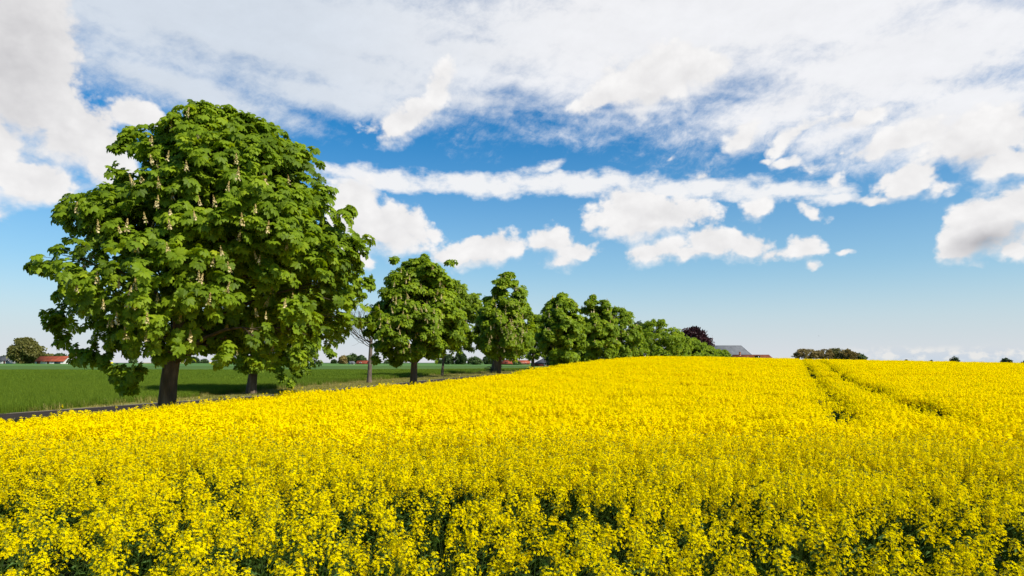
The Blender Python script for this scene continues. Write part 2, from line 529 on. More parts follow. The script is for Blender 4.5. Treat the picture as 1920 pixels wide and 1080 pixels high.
def gz(x, y):
    x = np.asarray(x, float)
    y = np.asarray(y, float)
    u = x + 14.4 - SL * y
    yn = np.minimum(y, 300)
    b = _near(yn)
    z = b + (_edge(yn) - b) * _w(np.clip(u, -299, 299))
    far = np.interp(y, [300, 350, 500, 800, 1500, 9000], [0, .3, 1.15, 1.3, 1.35, 1.4])
    lumps = 0.03 * np.sin(x * .31 + 1.3 * np.sin(y * .17)) * np.cos(y * .23)
    return z + far + lumps * np.clip((150 - y) / 150, 0, 1)


def road_shift(y):
    return -0.18 * np.maximum(45 - np.asarray(y, float), 0)


def wheat_edge(y):
    return np.where(y < 82, -16.9 - (y - 28) * 0.113, -23.0)


def sheet(name, mat, ys, us, lift, kind='structure', label=None, urel=None):
    """a sheet in lane coordinates; us(y) gives the offsets across"""
    b = MB()
    ys = np.asarray(ys, float)
    U = np.stack([np.asarray(us(y), float) for y in ys])
    n = U.shape[1]
    X = U - 14.4 + SL * ys[:, None]
    Y = np.repeat(ys[:, None], n, 1)
    Z = gz(X, Y) + (lift if np.ndim(lift) == 0 else np.asarray(lift)[:, None])
    i = np.arange(len(ys) - 1)[:, None] * n
    j = np.arange(n - 1)[None]
    f = np.stack([i + j, i + j + 1, i + n + j + 1, i + n + j], -1).reshape(-1, 4)
    b.add(np.stack([X, Y, Z], -1).reshape(-1, 3), f)
    o = b.build(name, mat, smooth=True)
    if kind:
        o["kind"] = kind
    return o


def grid_rows(a, b, first, grow):
    r = [a]
    s = first
    while r[-1] < b:
        r.append(min(b, r[-1] + s))
        s *= grow
    return np.array(r)


M['soil'] = rough_mat("soil", [(0.3, (0.018, 0.028, 0.008)), (0.6, (0.028, 0.042, 0.012)), (0.8, (0.045, 0.05, 0.02))], 1.3, 8)
M['road'] = rough_mat("asphalt", [(0.3, (0.030, 0.025, 0.021)), (0.6, (0.046, 0.039, 0.033)), (0.8, (0.07, 0.058, 0.048))], 2.2, 8, rough=1.0, bump=.01, bscale=40, spec=0.0)
M['verge'] = rough_mat("verge_ground", [(0.25, (0.10, 0.115, 0.018)), (0.5, (0.19, 0.18, 0.034)), (0.75, (0.29, 0.24, 0.08))], 0.9, 8)
M['gravel'] = rough_mat("road_shoulder", [(0.3, (0.10, 0.085, 0.06)), (0.7, (0.22, 0.18, 0.13))], 3, 8)
M['field'] = rough_mat("wheat_ground", [(0.2, (0.040, 0.085, 0.007)), (0.5, (0.060, 0.115, 0.009)), (0.8, (0.085, 0.145, 0.012))], 0.05, 9, (1, .35, 1), bump=.2, bscale=1.6)
M['pasture'] = rough_mat("pasture", [(0.3, (0.055, 0.13, 0.018)), (0.6, (0.085, 0.17, 0.022)), (0.8, (0.12, 0.19, 0.03))], 0.012, 7, (1, .2, 1))
M['stubble'] = rough_mat("pale_field", [(0.3, (0.26, 0.19, 0.10)), (0.7, (0.36, 0.27, 0.15))], 0.02, 5)
M['farrape'] = rough_mat("distant_rape", [(0.3, (0.60, 0.45, 0.005)), (0.7, (0.75, 0.60, 0.01))], 0.2, 5)

rows = np.concatenate([grid_rows(-60, -2, 4, .95)[:-1], np.arange(-2, 150, 1.5), grid_rows(150, 9000, 3, 1.12)])
cols = np.concatenate([-grid_rows(60, 9000, 3, 1.15)[::-1], np.arange(-58.5, 120, 1.5), grid_rows(120, 9000, 3, 1.15)])
sheet("ground", M['soil'], rows, lambda y: cols, 0.0)
ry = np.arange(-40, 260, 1.0)
sheet("road", M['road'], ry, lambda y: np.linspace(-13.6, -8.6, 6) + road_shift(y), 0.03)
sheet("road_shoulder", M['gravel'], ry, lambda y: np.linspace(-14.15, -13.6, 2) + road_shift(y), 0.022)
sheet("grass_verge", M['verge'], np.arange(20, 260, 1.0), lambda y: np.linspace(float(min(wheat_edge(y), -14.16 + road_shift(y))), float(-14.15 + road_shift(y)), 5), 0.022)
sheet("field_margin", M['verge'], ry, lambda y: np.linspace(float(-8.6 + road_shift(y)), -0.9, 6), 0.022)
wy = np.concatenate([np.arange(-20, 150, 1.5), grid_rows(150, 330, 3, 1.1)])
sheet("wheat_field", M['field'], wy, lambda y: np.concatenate([np.linspace(-900, -80, 20), np.linspace(-75, float(min(wheat_edge(y), -14.16 + road_shift(y))) - .1, 24)]), 0.03)
py = grid_rows(331, 640, 8, 1.05)
sheet("pasture", M['pasture'], py, lambda y: np.concatenate([np.linspace(-1500, -150, 10), np.linspace(-140, -25, 10)]), 0.06)
sheet("far_fields", M['dark_leaf'], grid_rows(641, 8800, 20, 1.15), lambda y: np.linspace(-9000, 9000, 40), 0.08)


def px(x, y_dist):
    return (x - HX) / F * y_dist


def zpx(y, dist):
    return (HY - y) / F * dist


def far_strip(name, x0, x1, d0, d1, mat, h, label):
    b = MB()
    z = float(gz(px((x0 + x1) / 2, d0), d0))
    nx = 12
    xs0 = [px(x0 + (x1 - x0) * i / nx, d0) for i in range(nx + 1)]
    xs1 = [px(x0 + (x1 - x0) * i / nx, d1) for i in range(nx + 1)]
    v = []
    for i in range(nx + 1):
        v += [[xs0[i], d0, z - .3], [xs0[i], d0, z + h], [xs1[i], d1, float(gz(xs1[i], d1)) + h], [xs1[i], d1, float(gz(xs1[i], d1)) - .3]]
    f = []
    for i in range(nx):
        a = 4 * i
        for q in range(3):
            f.append([a + q, a + q + 4, a + q + 5, a + q + 1])
    f += [[0, 1, 2, 3], [4 * nx + 3, 4 * nx + 2, 4 * nx + 1, 4 * nx]]
    b.add(v, f)
    o = b.build(name, mat)
    return tag(o, kind='structure')


far_strip("distant_rapeseed", 128, 212, 655, 760, M['farrape'], 1.3, None)
far_strip("distant_rapeseed", 345, 430, 690, 760, M['farrape'], 0.8, None)
far_strip("pale_field", 262, 345, 655, 790, M['stubble'], 0.5, None)

# ------------------------------------------------------------------ crops and grass: scattered over the ground as ONE object each
rng = np.random.default_rng(7)
np.random.seed(11)


def scatter_object(name, pts, idx, rot, scl, protos):
    """one object: points carrying variant, rotation and scale, instanced by geometry nodes"""
    src = bpy.data.collections.new(name + " variants")
    for i, me in enumerate(protos):
        src.objects.link(bpy.data.objects.new("%s variant %02d" % (name, i), me))
    me = bpy.data.meshes.new(name)
    me.vertices.add(len(pts))
    me.vertices.foreach_set("co", np.asarray(pts, np.float32).ravel())
    for an, ty, data, key in (("variant", 'INT', np.asarray(idx, np.int32), "value"), ("turn", 'FLOAT_VECTOR', np.asarray(rot, np.float32).ravel(), "vector"),
                              ("size", 'FLOAT_VECTOR', np.asarray(scl, np.float32).ravel(), "vector")):
        a = me.attributes.new(an, ty, 'POINT')
        a.data.foreach_set(key, data)
    o = bpy.data.objects.new(name, me)
    COL.objects.link(o)
    g = bpy.data.node_groups.new(name + " scatter", "GeometryNodeTree")
    g.interface.new_socket("Geometry", in_out='INPUT', socket_type='NodeSocketGeometry')
    g.interface.new_socket("Geometry", in_out='OUTPUT', socket_type='NodeSocketGeometry')
    gi = g.nodes.new("NodeGroupInput")
    go = g.nodes.new("NodeGroupOutput")
    iop = g.nodes.new("GeometryNodeInstanceOnPoints")
    ci = g.nodes.new("GeometryNodeCollectionInfo")
    ci.inputs["Collection"].default_value = src
    ci.inputs["Separate Children"].default_value = True
    ci.inputs["Reset Children"].default_value = True
    iop.inputs["Pick Instance"].default_value = True

    def attr(nm, ty):
        nd = g.nodes.new("GeometryNodeInputNamedAttribute")
        nd.data_type = ty
        nd.inputs["Name"].default_value = nm
        return nd.outputs["Attribute"]
    g.links.new(gi.outputs[0], iop.inputs["Points"])
    g.links.new(ci.outputs[0], iop.inputs["Instance"])
    g.links.new(attr("variant", 'INT'), iop.inputs["Instance Index"])
    g.links.new(attr("turn", 'FLOAT_VECTOR'), iop.inputs["Rotation"])
    g.links.new(attr("size", 'FLOAT_VECTOR'), iop.inputs["Scale"])
    g.links.new(iop.outputs[0], go.inputs[0])
    md = o.modifiers.new("scatter", 'NODES')
    md.node_group = g
    return o


QUAD = np.array([[-.5, -.5, 0], [.5, -.5, 0], [.5, .5, 0], [-.5, .5, 0]])
QF = np.array([[0, 1, 2, 3]])


def flower_template():
    v, f = [], []
    for q in range(4):
        a = q * math.pi / 2 + .2
        c, s = math.cos(a), math.sin(a)
        pet = np.array([[0.0, 0, 0], [.62, -.36, .20], [1.0, 0, .30], [.62, .36, .20]])
        R = np.array([[c, -s, 0], [s, c, 0], [0, 0, 1]])
        f.append([4 * q, 4 * q + 1, 4 * q + 2, 4 * q + 3])
        v += list(pet @ R.T)
    return np.array(v), np.array(f)


FLV, FLF = flower_template()


def raceme(b, base, ax, s, lod, r):
    """a head of open flowers below a tuft of buds"""
    ax = norm(np.asarray(ax, float))
    n = {0: 58, 1: 26, 2: 9}[lod]
    n = max(4, int(n * (0.75 + .5 * r.random()) * min(1, s * 1.1)))
    t = np.sort(r.random(n))
    az = r.random(n) * 6.2832 + np.arange(n) * 2.4
    rad = s * (0.043 - 0.029 * t ** 1.6) * (0.75 + .5 * r.random(n))
    e1 = norm(np.cross(ax, [0.3, 1, .1]))
    e2 = np.cross(ax, e1)
    out = np.cos(az)[:, None] * e1 + np.sin(az)[:, None] * e2
    P = np.asarray(base) + ax * (s * (0.115 if lod == 0 else 0.085) * t)[:, None] + out * rad[:, None]
    P = P + r.normal(0, .004, P.shape)
    nrm = norm(out * (1.0 - .5 * t)[:, None] + ax * (.35 + .8 * t)[:, None] + r.normal(0, .28, (n, 3)))
    R = frames(np.cross(nrm, r.normal(0, 1, (n, 3))), nrm)
    tint = np.clip(.55 + .25 * r.normal(0, 1, n) + .15 * t, 0, 1)
    if lod == 0:
        b.scatter(FLV, FLF, P, R, (0.0088 + .002 * r.random(n)), 0, tint)
        # pedicels hold the outer flowers, buds sit on top
        m = n // 2
        w = 0.0009
        for q in range(0, n, 3):
            p0 = np.asarray(base) + ax * s * .07 * t[q] - ax * .012
            b.add([p0, p0 + e1 * w, P[q] + e1 * w, P[q]], [[0, 1, 2, 3]], 1, .8)
        bp = np.asarray(base) + ax * s * 0.118
        nb = 7
        BP = bp + r.normal(0, .006, (nb, 3)) * s
        b.scatter(QUAD, QF, BP, frames(r.normal(0, 1, (nb, 3)), r.normal(0, 1, (nb, 3))), np.full(nb, .008), 1, np.full(nb, .95))
    elif lod == 1:
        b.scatter(QUAD, QF, P, R, 0.018 + .005 * r.random(n), 0, tint)
    else:
        b.scatter(QUAD, QF, P, R, 0.030 + .008 * r.random(n), 0, tint)


def ribbon(b, p0, p1, w0, w1, mat, tint):
    d = np.asarray(p1) - np.asarray(p0)
    for q in (np.array([1, .2, 0.0]), np.array([.2, 1, 0.0])):
        s = norm(np.cross(d, np.cross(q, d)))
        b.add([p0 - s * w0, p0 + s * w0, p1 + s * w1, p1 - s * w1], [[0, 1, 2, 3]], mat, tint)


def rape_plant(b, x, y, h, lod, r, wind=0.10, few=False):
    lean = np.array([wind + r.normal(0, .07), r.normal(0, .06), 1.0])
    bend = np.array([wind * .8, 0, 0])
    at = lambda t: np.array([x, y, 0]) + lean * (h * t) + bend * (h * t * t)
    sw = 0.0042 if lod == 0 else .005
    if lod < 2:
        for a, c in ((0, .5), (.5, .8), (.8, 1.0)):
            ribbon(b, at(a), at(c), sw * (1 - .7 * a), sw * (1 - .7 * c), 1, .35 + .3 * a)
    nb = {0: r.integers(4, 7), 1: r.integers(5, 8), 2: 6}[lod]
    if few:
        nb = 2 + (r.random() < .4)
    heads = [(at(1.0), lean, 1.15)]
    for i in range(nb):
        t0 = .50 + .36 * (i + r.random()) / nb
        a = i * 2.4 + r.random() * .8
        sp = (0.16 + .16 * r.random()) * (1.15 - t0)
        top = h * (0.87 + .14 * r.random()) if i > 1 else h * (.77 + .14 * r.random())
        p0 = at(t0)
        p1 = at(top / h) * [1, 1, 0] + np.array([math.cos(a) * sp * 1.5, math.sin(a) * sp * 1.5, top])
        mid = p0 * .55 + p1 * .45 + np.array([math.cos(a) * sp * .25, math.sin(a) * sp * .25, -.02])
        if lod == 0:
            ribbon(b, p0, mid, .0024, .0019, 1, .5)
            ribbon(b, mid, p1, .0019, .0012, 1, .65)
        elif lod == 1:
            ribbon(b, mid, p1, .0028, .002, 1, .6)
        heads.append((p1, p1 - mid + np.array([0, 0, .08]), .88 + .42 * r.random()))
        if lod == 0 and r.random() < .3:      # a small side shoot below
            p2 = mid + np.array([r.normal(0, .04), r.normal(0, .04), .10])
            ribbon(b, mid, p2, .0014, .001, 1, .6)
            heads.append((p2, [r.normal(0, .3), r.normal(0, .3), 1], .55))
    for p, d, s in heads:
        raceme(b, p, d, s, lod, r)
        if lod == 0:        # young pods spreading under the flowers
            d = norm(np.asarray(d, float))
            for q in range(4):
                pb = p - d * (.02 + .022 * q)
                a = q * 2.4 + r.random()
                o = np.array([math.cos(a), math.sin(a), .75]) * .035
                b.add([pb, pb + [0, 0, .0022], pb + o + [0, 0, .002], pb + o], [[0, 1, 2, 3]], 1, .85)
    if lod == 0 and r.random() < .3:          # one tall spent shoot stands above the flowers
        p0, p1 = at(.7), at(.7) + np.array([.12 + r.normal(0, .10), r.normal(0, .06), .48])
        ribbon(b, p0, p1, .0022, .0012, 1, .4)
        raceme(b, p1, [0.2, 0, 1], .4, 0, r)
    if lod == 0:                               # thin bare side stems low down
        for q in range(5):
            a = q * 1.26 + r.random()
            p0 = at(.05 + .3 * r.random())
            ribbon(b, p0, p0 + np.array([math.cos(a) * .09 + .05, math.sin(a) * .09, .30 + .3 * r.random()]), .0028, .0014, 1, .3 + .5 * r.random())
    if lod < 2:
        nl = 10 if lod == 0 else 4
        for i in range(nl):
            t = .08 + .72 * i / nl
            L = (.20 - .14 * t) * (.8 + .5 * r.random())
            a = i * 2.4 + r.random()
            d = np.array([math.cos(a), math.sin(a), .25 - .2 * r.random()])
            s = np.array([-math.sin(a), math.cos(a), r.normal(0, .25)]) * L * .115
            p = at(t)
            b.add([p, p + d * L * .5 - s + [0, 0, .02], p + d * L - [0, 0, L * .25], p + d * L * .5 + s + [0, 0, .02]], [[0, 1, 2], [0, 2, 3]], 2, r.random())


def rape_variants():
    out = []
    mats = [M['petal'], M['rape_green'], M['rape_leaf']]
    for i in range(9):
        b = MB()
        rape_plant(b, 0, 0, 1.0 + .12 * rng.random(), 0, rng)
        out.append(b.mesh("rape_near", mats))
    for i in range(6):                       # plants with few heads, for the thin near margin
        b = MB()
        rape_plant(b, 0, 0, .93 + .16 * rng.random(), 0, rng, few=True)
        out.append(b.mesh("rape_margin", mats))
    for i in range(5):                       # 0.75 m clumps
        b = MB()
        for q in range(17):
            rape_plant(b, *(rng.random(2) - .5) * .80, 0.98 + .15 * rng.random(), 1, rng)
        out.append(b.mesh("rape_middle", mats))
    for i in range(5):                       # 1.5 m clumps, tops only
        b = MB()
        for q in range(58):
            rape_plant(b, *(rng.random(2) - .5) * 1.6, 0.98 + .16 * rng.random(), 2, rng)
        v = np.array([[-.8, -.8, .68], [.8, -.8, .68], [.8, .8, .68], [-.8, .8, .68]])
        b.add(v, [[0, 1, 2, 3]], 1, .4)
        out.append(b.mesh("rape_far", mats))
    return out


def in_tramline(x, y, w):
    c = x - (1.1 + .41 * y)
    w = w * np.clip((y - 9) / 5, 0, 1)
    return (np.abs(c) < w) | (np.abs(c - 1.8) < w)


def by_tramline(x, y):
    return np.abs(x - (1.1 + .41 * y) - .9) < 2.3


def lattice(step, y0, y1, jit, xr):
    ys = np.arange(y0, y1, step)
    P = []
    for y in ys:
        xs = np.arange(max(-.80 * y - 2.0, -14.4 + SL * y + .9 * min(1, max(0, (20 - y) / 6))), min(.80 * y + 3.0, xr), step)
        if len(xs):
            P.append(np.stack([xs, np.full(len(xs), y)], -1))
    P = np.vstack(P)
    return P + rng.uniform(-jit, jit, P.shape) * step


def rape_field():
    protos = rape_variants()
    pts, idx, rot, scl = [], [], [], []

    def put(P, lo, n, wide, tilt):
        u = P[:, 0] + 14.4 - SL * P[:, 1]
        m = len(P)
        hh = 1.0 + .035 * np.sin(P[:, 0] * 1.7 + 2 * np.sin(P[:, 1] * .9)) + .03 * np.sin(P[:, 1] * 2.3 + P[:, 0] * .6) + rng.normal(0, .022, m)
        hh *= 1 - .085 * np.clip((21 - P[:, 1]) / 6, 0, 1) * np.clip((6 - u) / 4, 0, 1)
        z = gz(P[:, 0], P[:, 1])
        pts.append(np.column_stack([P, z]))
        idx.append(rng.integers(lo, lo + n, m))
        # the wind leans every stem the same way, so clumps only turn a little
        rz = rng.uniform(-.9, .9, m) if wide else rng.uniform(-1.2, 1.2, m)
        rot.append(np.column_stack([rng.normal(0, tilt, m), rng.normal(0, tilt, m), rz]))
        w = rng.uniform(.9, 1.12, m)
        scl.append(np.column_stack([w, w, hh]))

    near = lattice(.20, 1.9, 9.5, .75, 40)
    gap = np.sin(near[:, 0] * 1.9 + 1.5 * np.sin(near[:, 1] * 1.3)) * np.sin(near[:, 1] * 2.2 + near[:, 0] * .7)
    thin = np.clip((8.4 - near[:, 1]) / 4.2, 0, 1) * (1 - .18 * np.clip((near[:, 0] - .3) / 1.5, 0, 1))
    keep = (rng.random(len(near)) > np.clip(.03 + .06 * (gap > .35) + .60 * thin, 0, .72)) & ~in_tramline(near[:, 0], near[:, 1], .16)
    sparse = rng.random(len(near)) < 1.15 * thin
    put(near[keep & ~sparse], 0, 9, False, .07)
    put(near[keep & sparse], 9, 6, False, .09)
    mid = lattice(.62, 9.3, 33, .45, 60)
    put(mid[~in_tramline(mid[:, 0], mid[:, 1], .63) & (rng.random(len(mid)) > .03)], 15, 5, True, .02)
    # scattered single tall plants break the clumps up, also along the field edge
    strag = lattice(.9, 9, 60, .5, 70)
    put(strag[~in_tramline(strag[:, 0], strag[:, 1], .55)] + rng.normal(0, .02, (1,)), 0, 9, False, .08)
    ey = np.arange(3, 75, .16)
    edge = np.stack([-14.4 + SL * ey + .9 * np.clip((20 - ey) / 6, 0, 1) + rng.uniform(-.45, .35, len(ey)), ey], -1)
    put(edge, 0, 9, False, .10)
    far = lattice(1.12, 32.5, 135, .45, 125)
    put(far[~by_tramline(far[:, 0], far[:, 1]) & (rng.random(len(far)) > .03)], 20, 5, True, .02)
    mid = lattice(.62, 32.5, 120, .35, 70)
    put(mid[by_tramline(mid[:, 0], mid[:, 1]) & ~in_tramline(mid[:, 0], mid[:, 1], .65)], 15, 5, True, .02)
    strag = lattice(1.3, 60, 112, .5, 110)
    put(strag[~in_tramline(strag[:, 0], strag[:, 1], .6)], 0, 9, False, .08)
    scl[-1][:, 2] *= rng.uniform(1.0, 1.12, len(scl[-1]))
    o = scatter_object("rapeseed", np.vstack(pts), np.concatenate(idx), np.vstack(rot), np.vstack(scl), protos)
    tag(o, "dense yellow flowering rapeseed crop covering the whole sloping field in front", "crop", kind="stuff")


rape_field()


def blade_patch(size, n, h0, h1, w, mat, lean=.3, rr=rng):
    b = MB()
    base = np.column_stack([(rr.random((n, 2)) - .5) * size, np.zeros(n)])
    a = rr.random(n) * 6.2832
    h = h0 + (h1 - h0) * rr.random(n)
    d = np.column_stack([np.cos(a), np.sin(a), np.zeros(n)])
    s = np.column_stack([-np.sin(a), np.cos(a), np.zeros(n)]) * w
    up = np.array([0, 0, 1.0])
    k = lean * (.4 + rr.random(n))
    m = base + up * (h * .6)[:, None] + d * (h * k * .3)[:, None]
    t = base + up * h[:, None] + d * (h * k)[:, None]
    V = np.stack([base - s, base + s, m + s * .8, m - s * .8, t], 1)
    i = (np.arange(n) * 5)[:, None]
    b.add(V.reshape(-1, 3), np.concatenate([i + 0, i + 1, i + 2, i + 3], 1), 0, np.repeat(rr.random(n), 5))
    b.f.append(np.concatenate([i + 3, i + 2, i + 4], 1))
    b.mi.append(np.zeros(n, int))
    return b.mesh("blades", mat)


def wheat_crop():
    protos = [blade_patch(1.15, 520, .26, .42, .0042, M['wheat']) for _ in range(4)] + [blade_patch(1.5, 260, .26, .48, .014, M['wheat']) for _ in range(3)]
    P, I = [], []
    for (y0, y1, st, lo, n) in ((18, 62, .85, 0, 4), (62, 130, 1.25, 4, 3)):
        for y in np.arange(y0, y1, st):
            e = float(min(wheat_edge(y), -14.16 + road_shift(y))) - 14.4 + SL * y - .45
            xs = np.arange(-.80 * y - 3, e, st)
            if len(xs):
                P.append(np.column_stack([xs, np.full(len(xs), y)]))
                I.append(rng.integers(lo, lo + n, len(xs)))
            P.append(np.array([[e + .1, y]]))
            I.append(rng.integers(lo, lo + n, 1))
    P = np.vstack(P) + rng.uniform(-.25, .25, (sum(len(p) for p in P), 2))
    m = len(P)
    z = gz(P[:, 0], P[:, 1]) + .02
    s = rng.uniform(.9, 1.1, m)
    o = scatter_object("wheat", np.column_stack([P, z]), np.concatenate(I), np.column_stack([np.zeros((m, 2)), rng.random(m) * 6.28]), np.column_stack([s, s, s]), protos)
    tag(o, "dark green young cereal crop filling the flat field behind the trees", "crop", kind="stuff")


def verge_grass():
    protos = [blade_patch(1.1, 260, .03, .12, .006, M['verge_blade'], .6) for _ in range(4)] + [blade_patch(.6, 110, .12, .34, .006, M['verge_blade'], .5) for _ in range(2)]
    P, I = [], []
    for y in np.arange(24, 118, .8):
        e0 = float(min(wheat_edge(y), -14.16 + road_shift(y)))
        e1 = -14.2 + float(road_shift(y))
        for (a, c) in ((e0, e1), (-8.5 + float(road_shift(y)), -.8)):
            us = np.arange(a, c, .8)
            if len(us) == 0:
                continue
            P.append(np.column_stack([us - 14.4 + SL * y, np.full(len(us), y)]))
            ii = rng.integers(0, 4, len(us))
            ii[rng.random(len(us)) < .05] = 4
            if a == e0:
                ii[:1] = 5
            I.append(ii)
    P = np.vstack(P) + rng.uniform(-.25, .25, (sum(len(p) for p in P), 2))
    m = len(P)
    s = rng.uniform(.8, 1.2, m)
    o = scatter_object("verge_grass", np.column_stack([P, gz(P[:, 0], P[:, 1]) + .015]), np.concatenate(I), np.column_stack([np.zeros((m, 2)), rng.random(m) * 6.28]), np.column_stack([s, s, s]), protos)
    tag(o, "short yellowish mown grass on the verge beside the lane", "grass", kind="stuff")


wheat_crop()
verge_grass()

# ------------------------------------------------------------------ trees


def leaf_template(n_leaflets, two=True):
    """palmate leaf: drooping obovate leaflets fanned round the end of the stalk (fan axis +x, upper side +z)"""
    v, f = [], []
    for q in range(n_leaflets):
        a = math.radians(-112 + 224 * q / (n_leaflets - 1)) if n_leaflets > 1 else 0
        L = 1.0 - .36 * abs(a) / 1.95
        w = .25 * L if n_leaflets > 5 else .31 * L
        c, s = math.cos(a), math.sin(a)
        pts = np.array([[0.02, 0, 0], [.76 * L, w, -.16 * L], [.62 * L, 0, .02], [.76 * L, -w, -.16 * L], [1.0 * L, 0, -.36 * L]])
        R = np.array([[c, -s, 0], [s, c, 0], [0, 0, 1]])
        o = len(v)
        v += list(pts @ R.T)
        f += [[o, o + 2, o + 4, o + 1], [o, o + 3, o + 4, o + 2]]
    return np.array(v), np.array(f)


LEAF7 = leaf_template(7)
LEAF5 = leaf_template(5)
LEAF3 = leaf_template(3)


def spray_template(n, r):
    """a few small leaves together: foliage of far trees"""
    v, f = [], []
    for q in range(n):
        c = r.normal(0, .33, 3)
        x = norm(r.normal(0, 1, 3))
        y = norm(np.cross(x, r.normal(0, 1, 3)))
        s = .26 + .14 * r.random()
        o = len(v)
        v += [c - x * s * 1.3, c - y * s * .7, c + x * s * 1.3, c + y * s * .7]
        f.append([o, o + 1, o + 2, o + 3])
    return np.array(v), np.array(f)


def spike_mesh(r, n, h, w):
    """upright candle of blossom"""
    b = MB()
    t = np.sort(r.random(n)) ** .9
    a = np.arange(n) * 2.4 + r.random(n)
    rad = w * (1 - t * .92) * (.7 + .5 * r.random(n))
    out = np.column_stack([np.cos(a), np.sin(a), np.full(n, .25)])
    P = out * rad[:, None] + np.column_stack([np.zeros((n, 2)), t * h])
    nr = norm(out + r.normal(0, .35, (n, 3)))
    b.scatter(QUAD, QF, P, frames(np.cross(nr, r.normal(0, 1, (n, 3))), nr), (h * .105) * (1.25 - .7 * t), 0, np.clip(.75 - .7 * t + r.normal(0, .12, n), 0, 1))
    b.tube([[0, 0, -.05], [0, 0, h * .95]], [h * .03, h * .012], 4, 1, .4)
    return b.mesh("flower_spike", [M['blossom'], M['chestnut']])


SPIKES = [spike_mesh(rng, 46, .27, .052) for _ in range(4)]
SPIKES_FAR = [spike_mesh(rng, 20, .34, .07) for _ in range(2)]


def profile(rows, dist):
    """pixel rows (y, left, right) of a crown's outline -> heights, half widths, centres in metres at its real distance"""
    rows = sorted(rows, key=lambda q: -q[0])
    z = np.array([zpx(q[0], dist) for q in rows])
    r = np.array([(q[2] - q[1]) / 2 / F * dist for q in rows])
    c = np.array([px((q[1] + q[2]) / 2, dist) for q in rows])
    return z, r, c


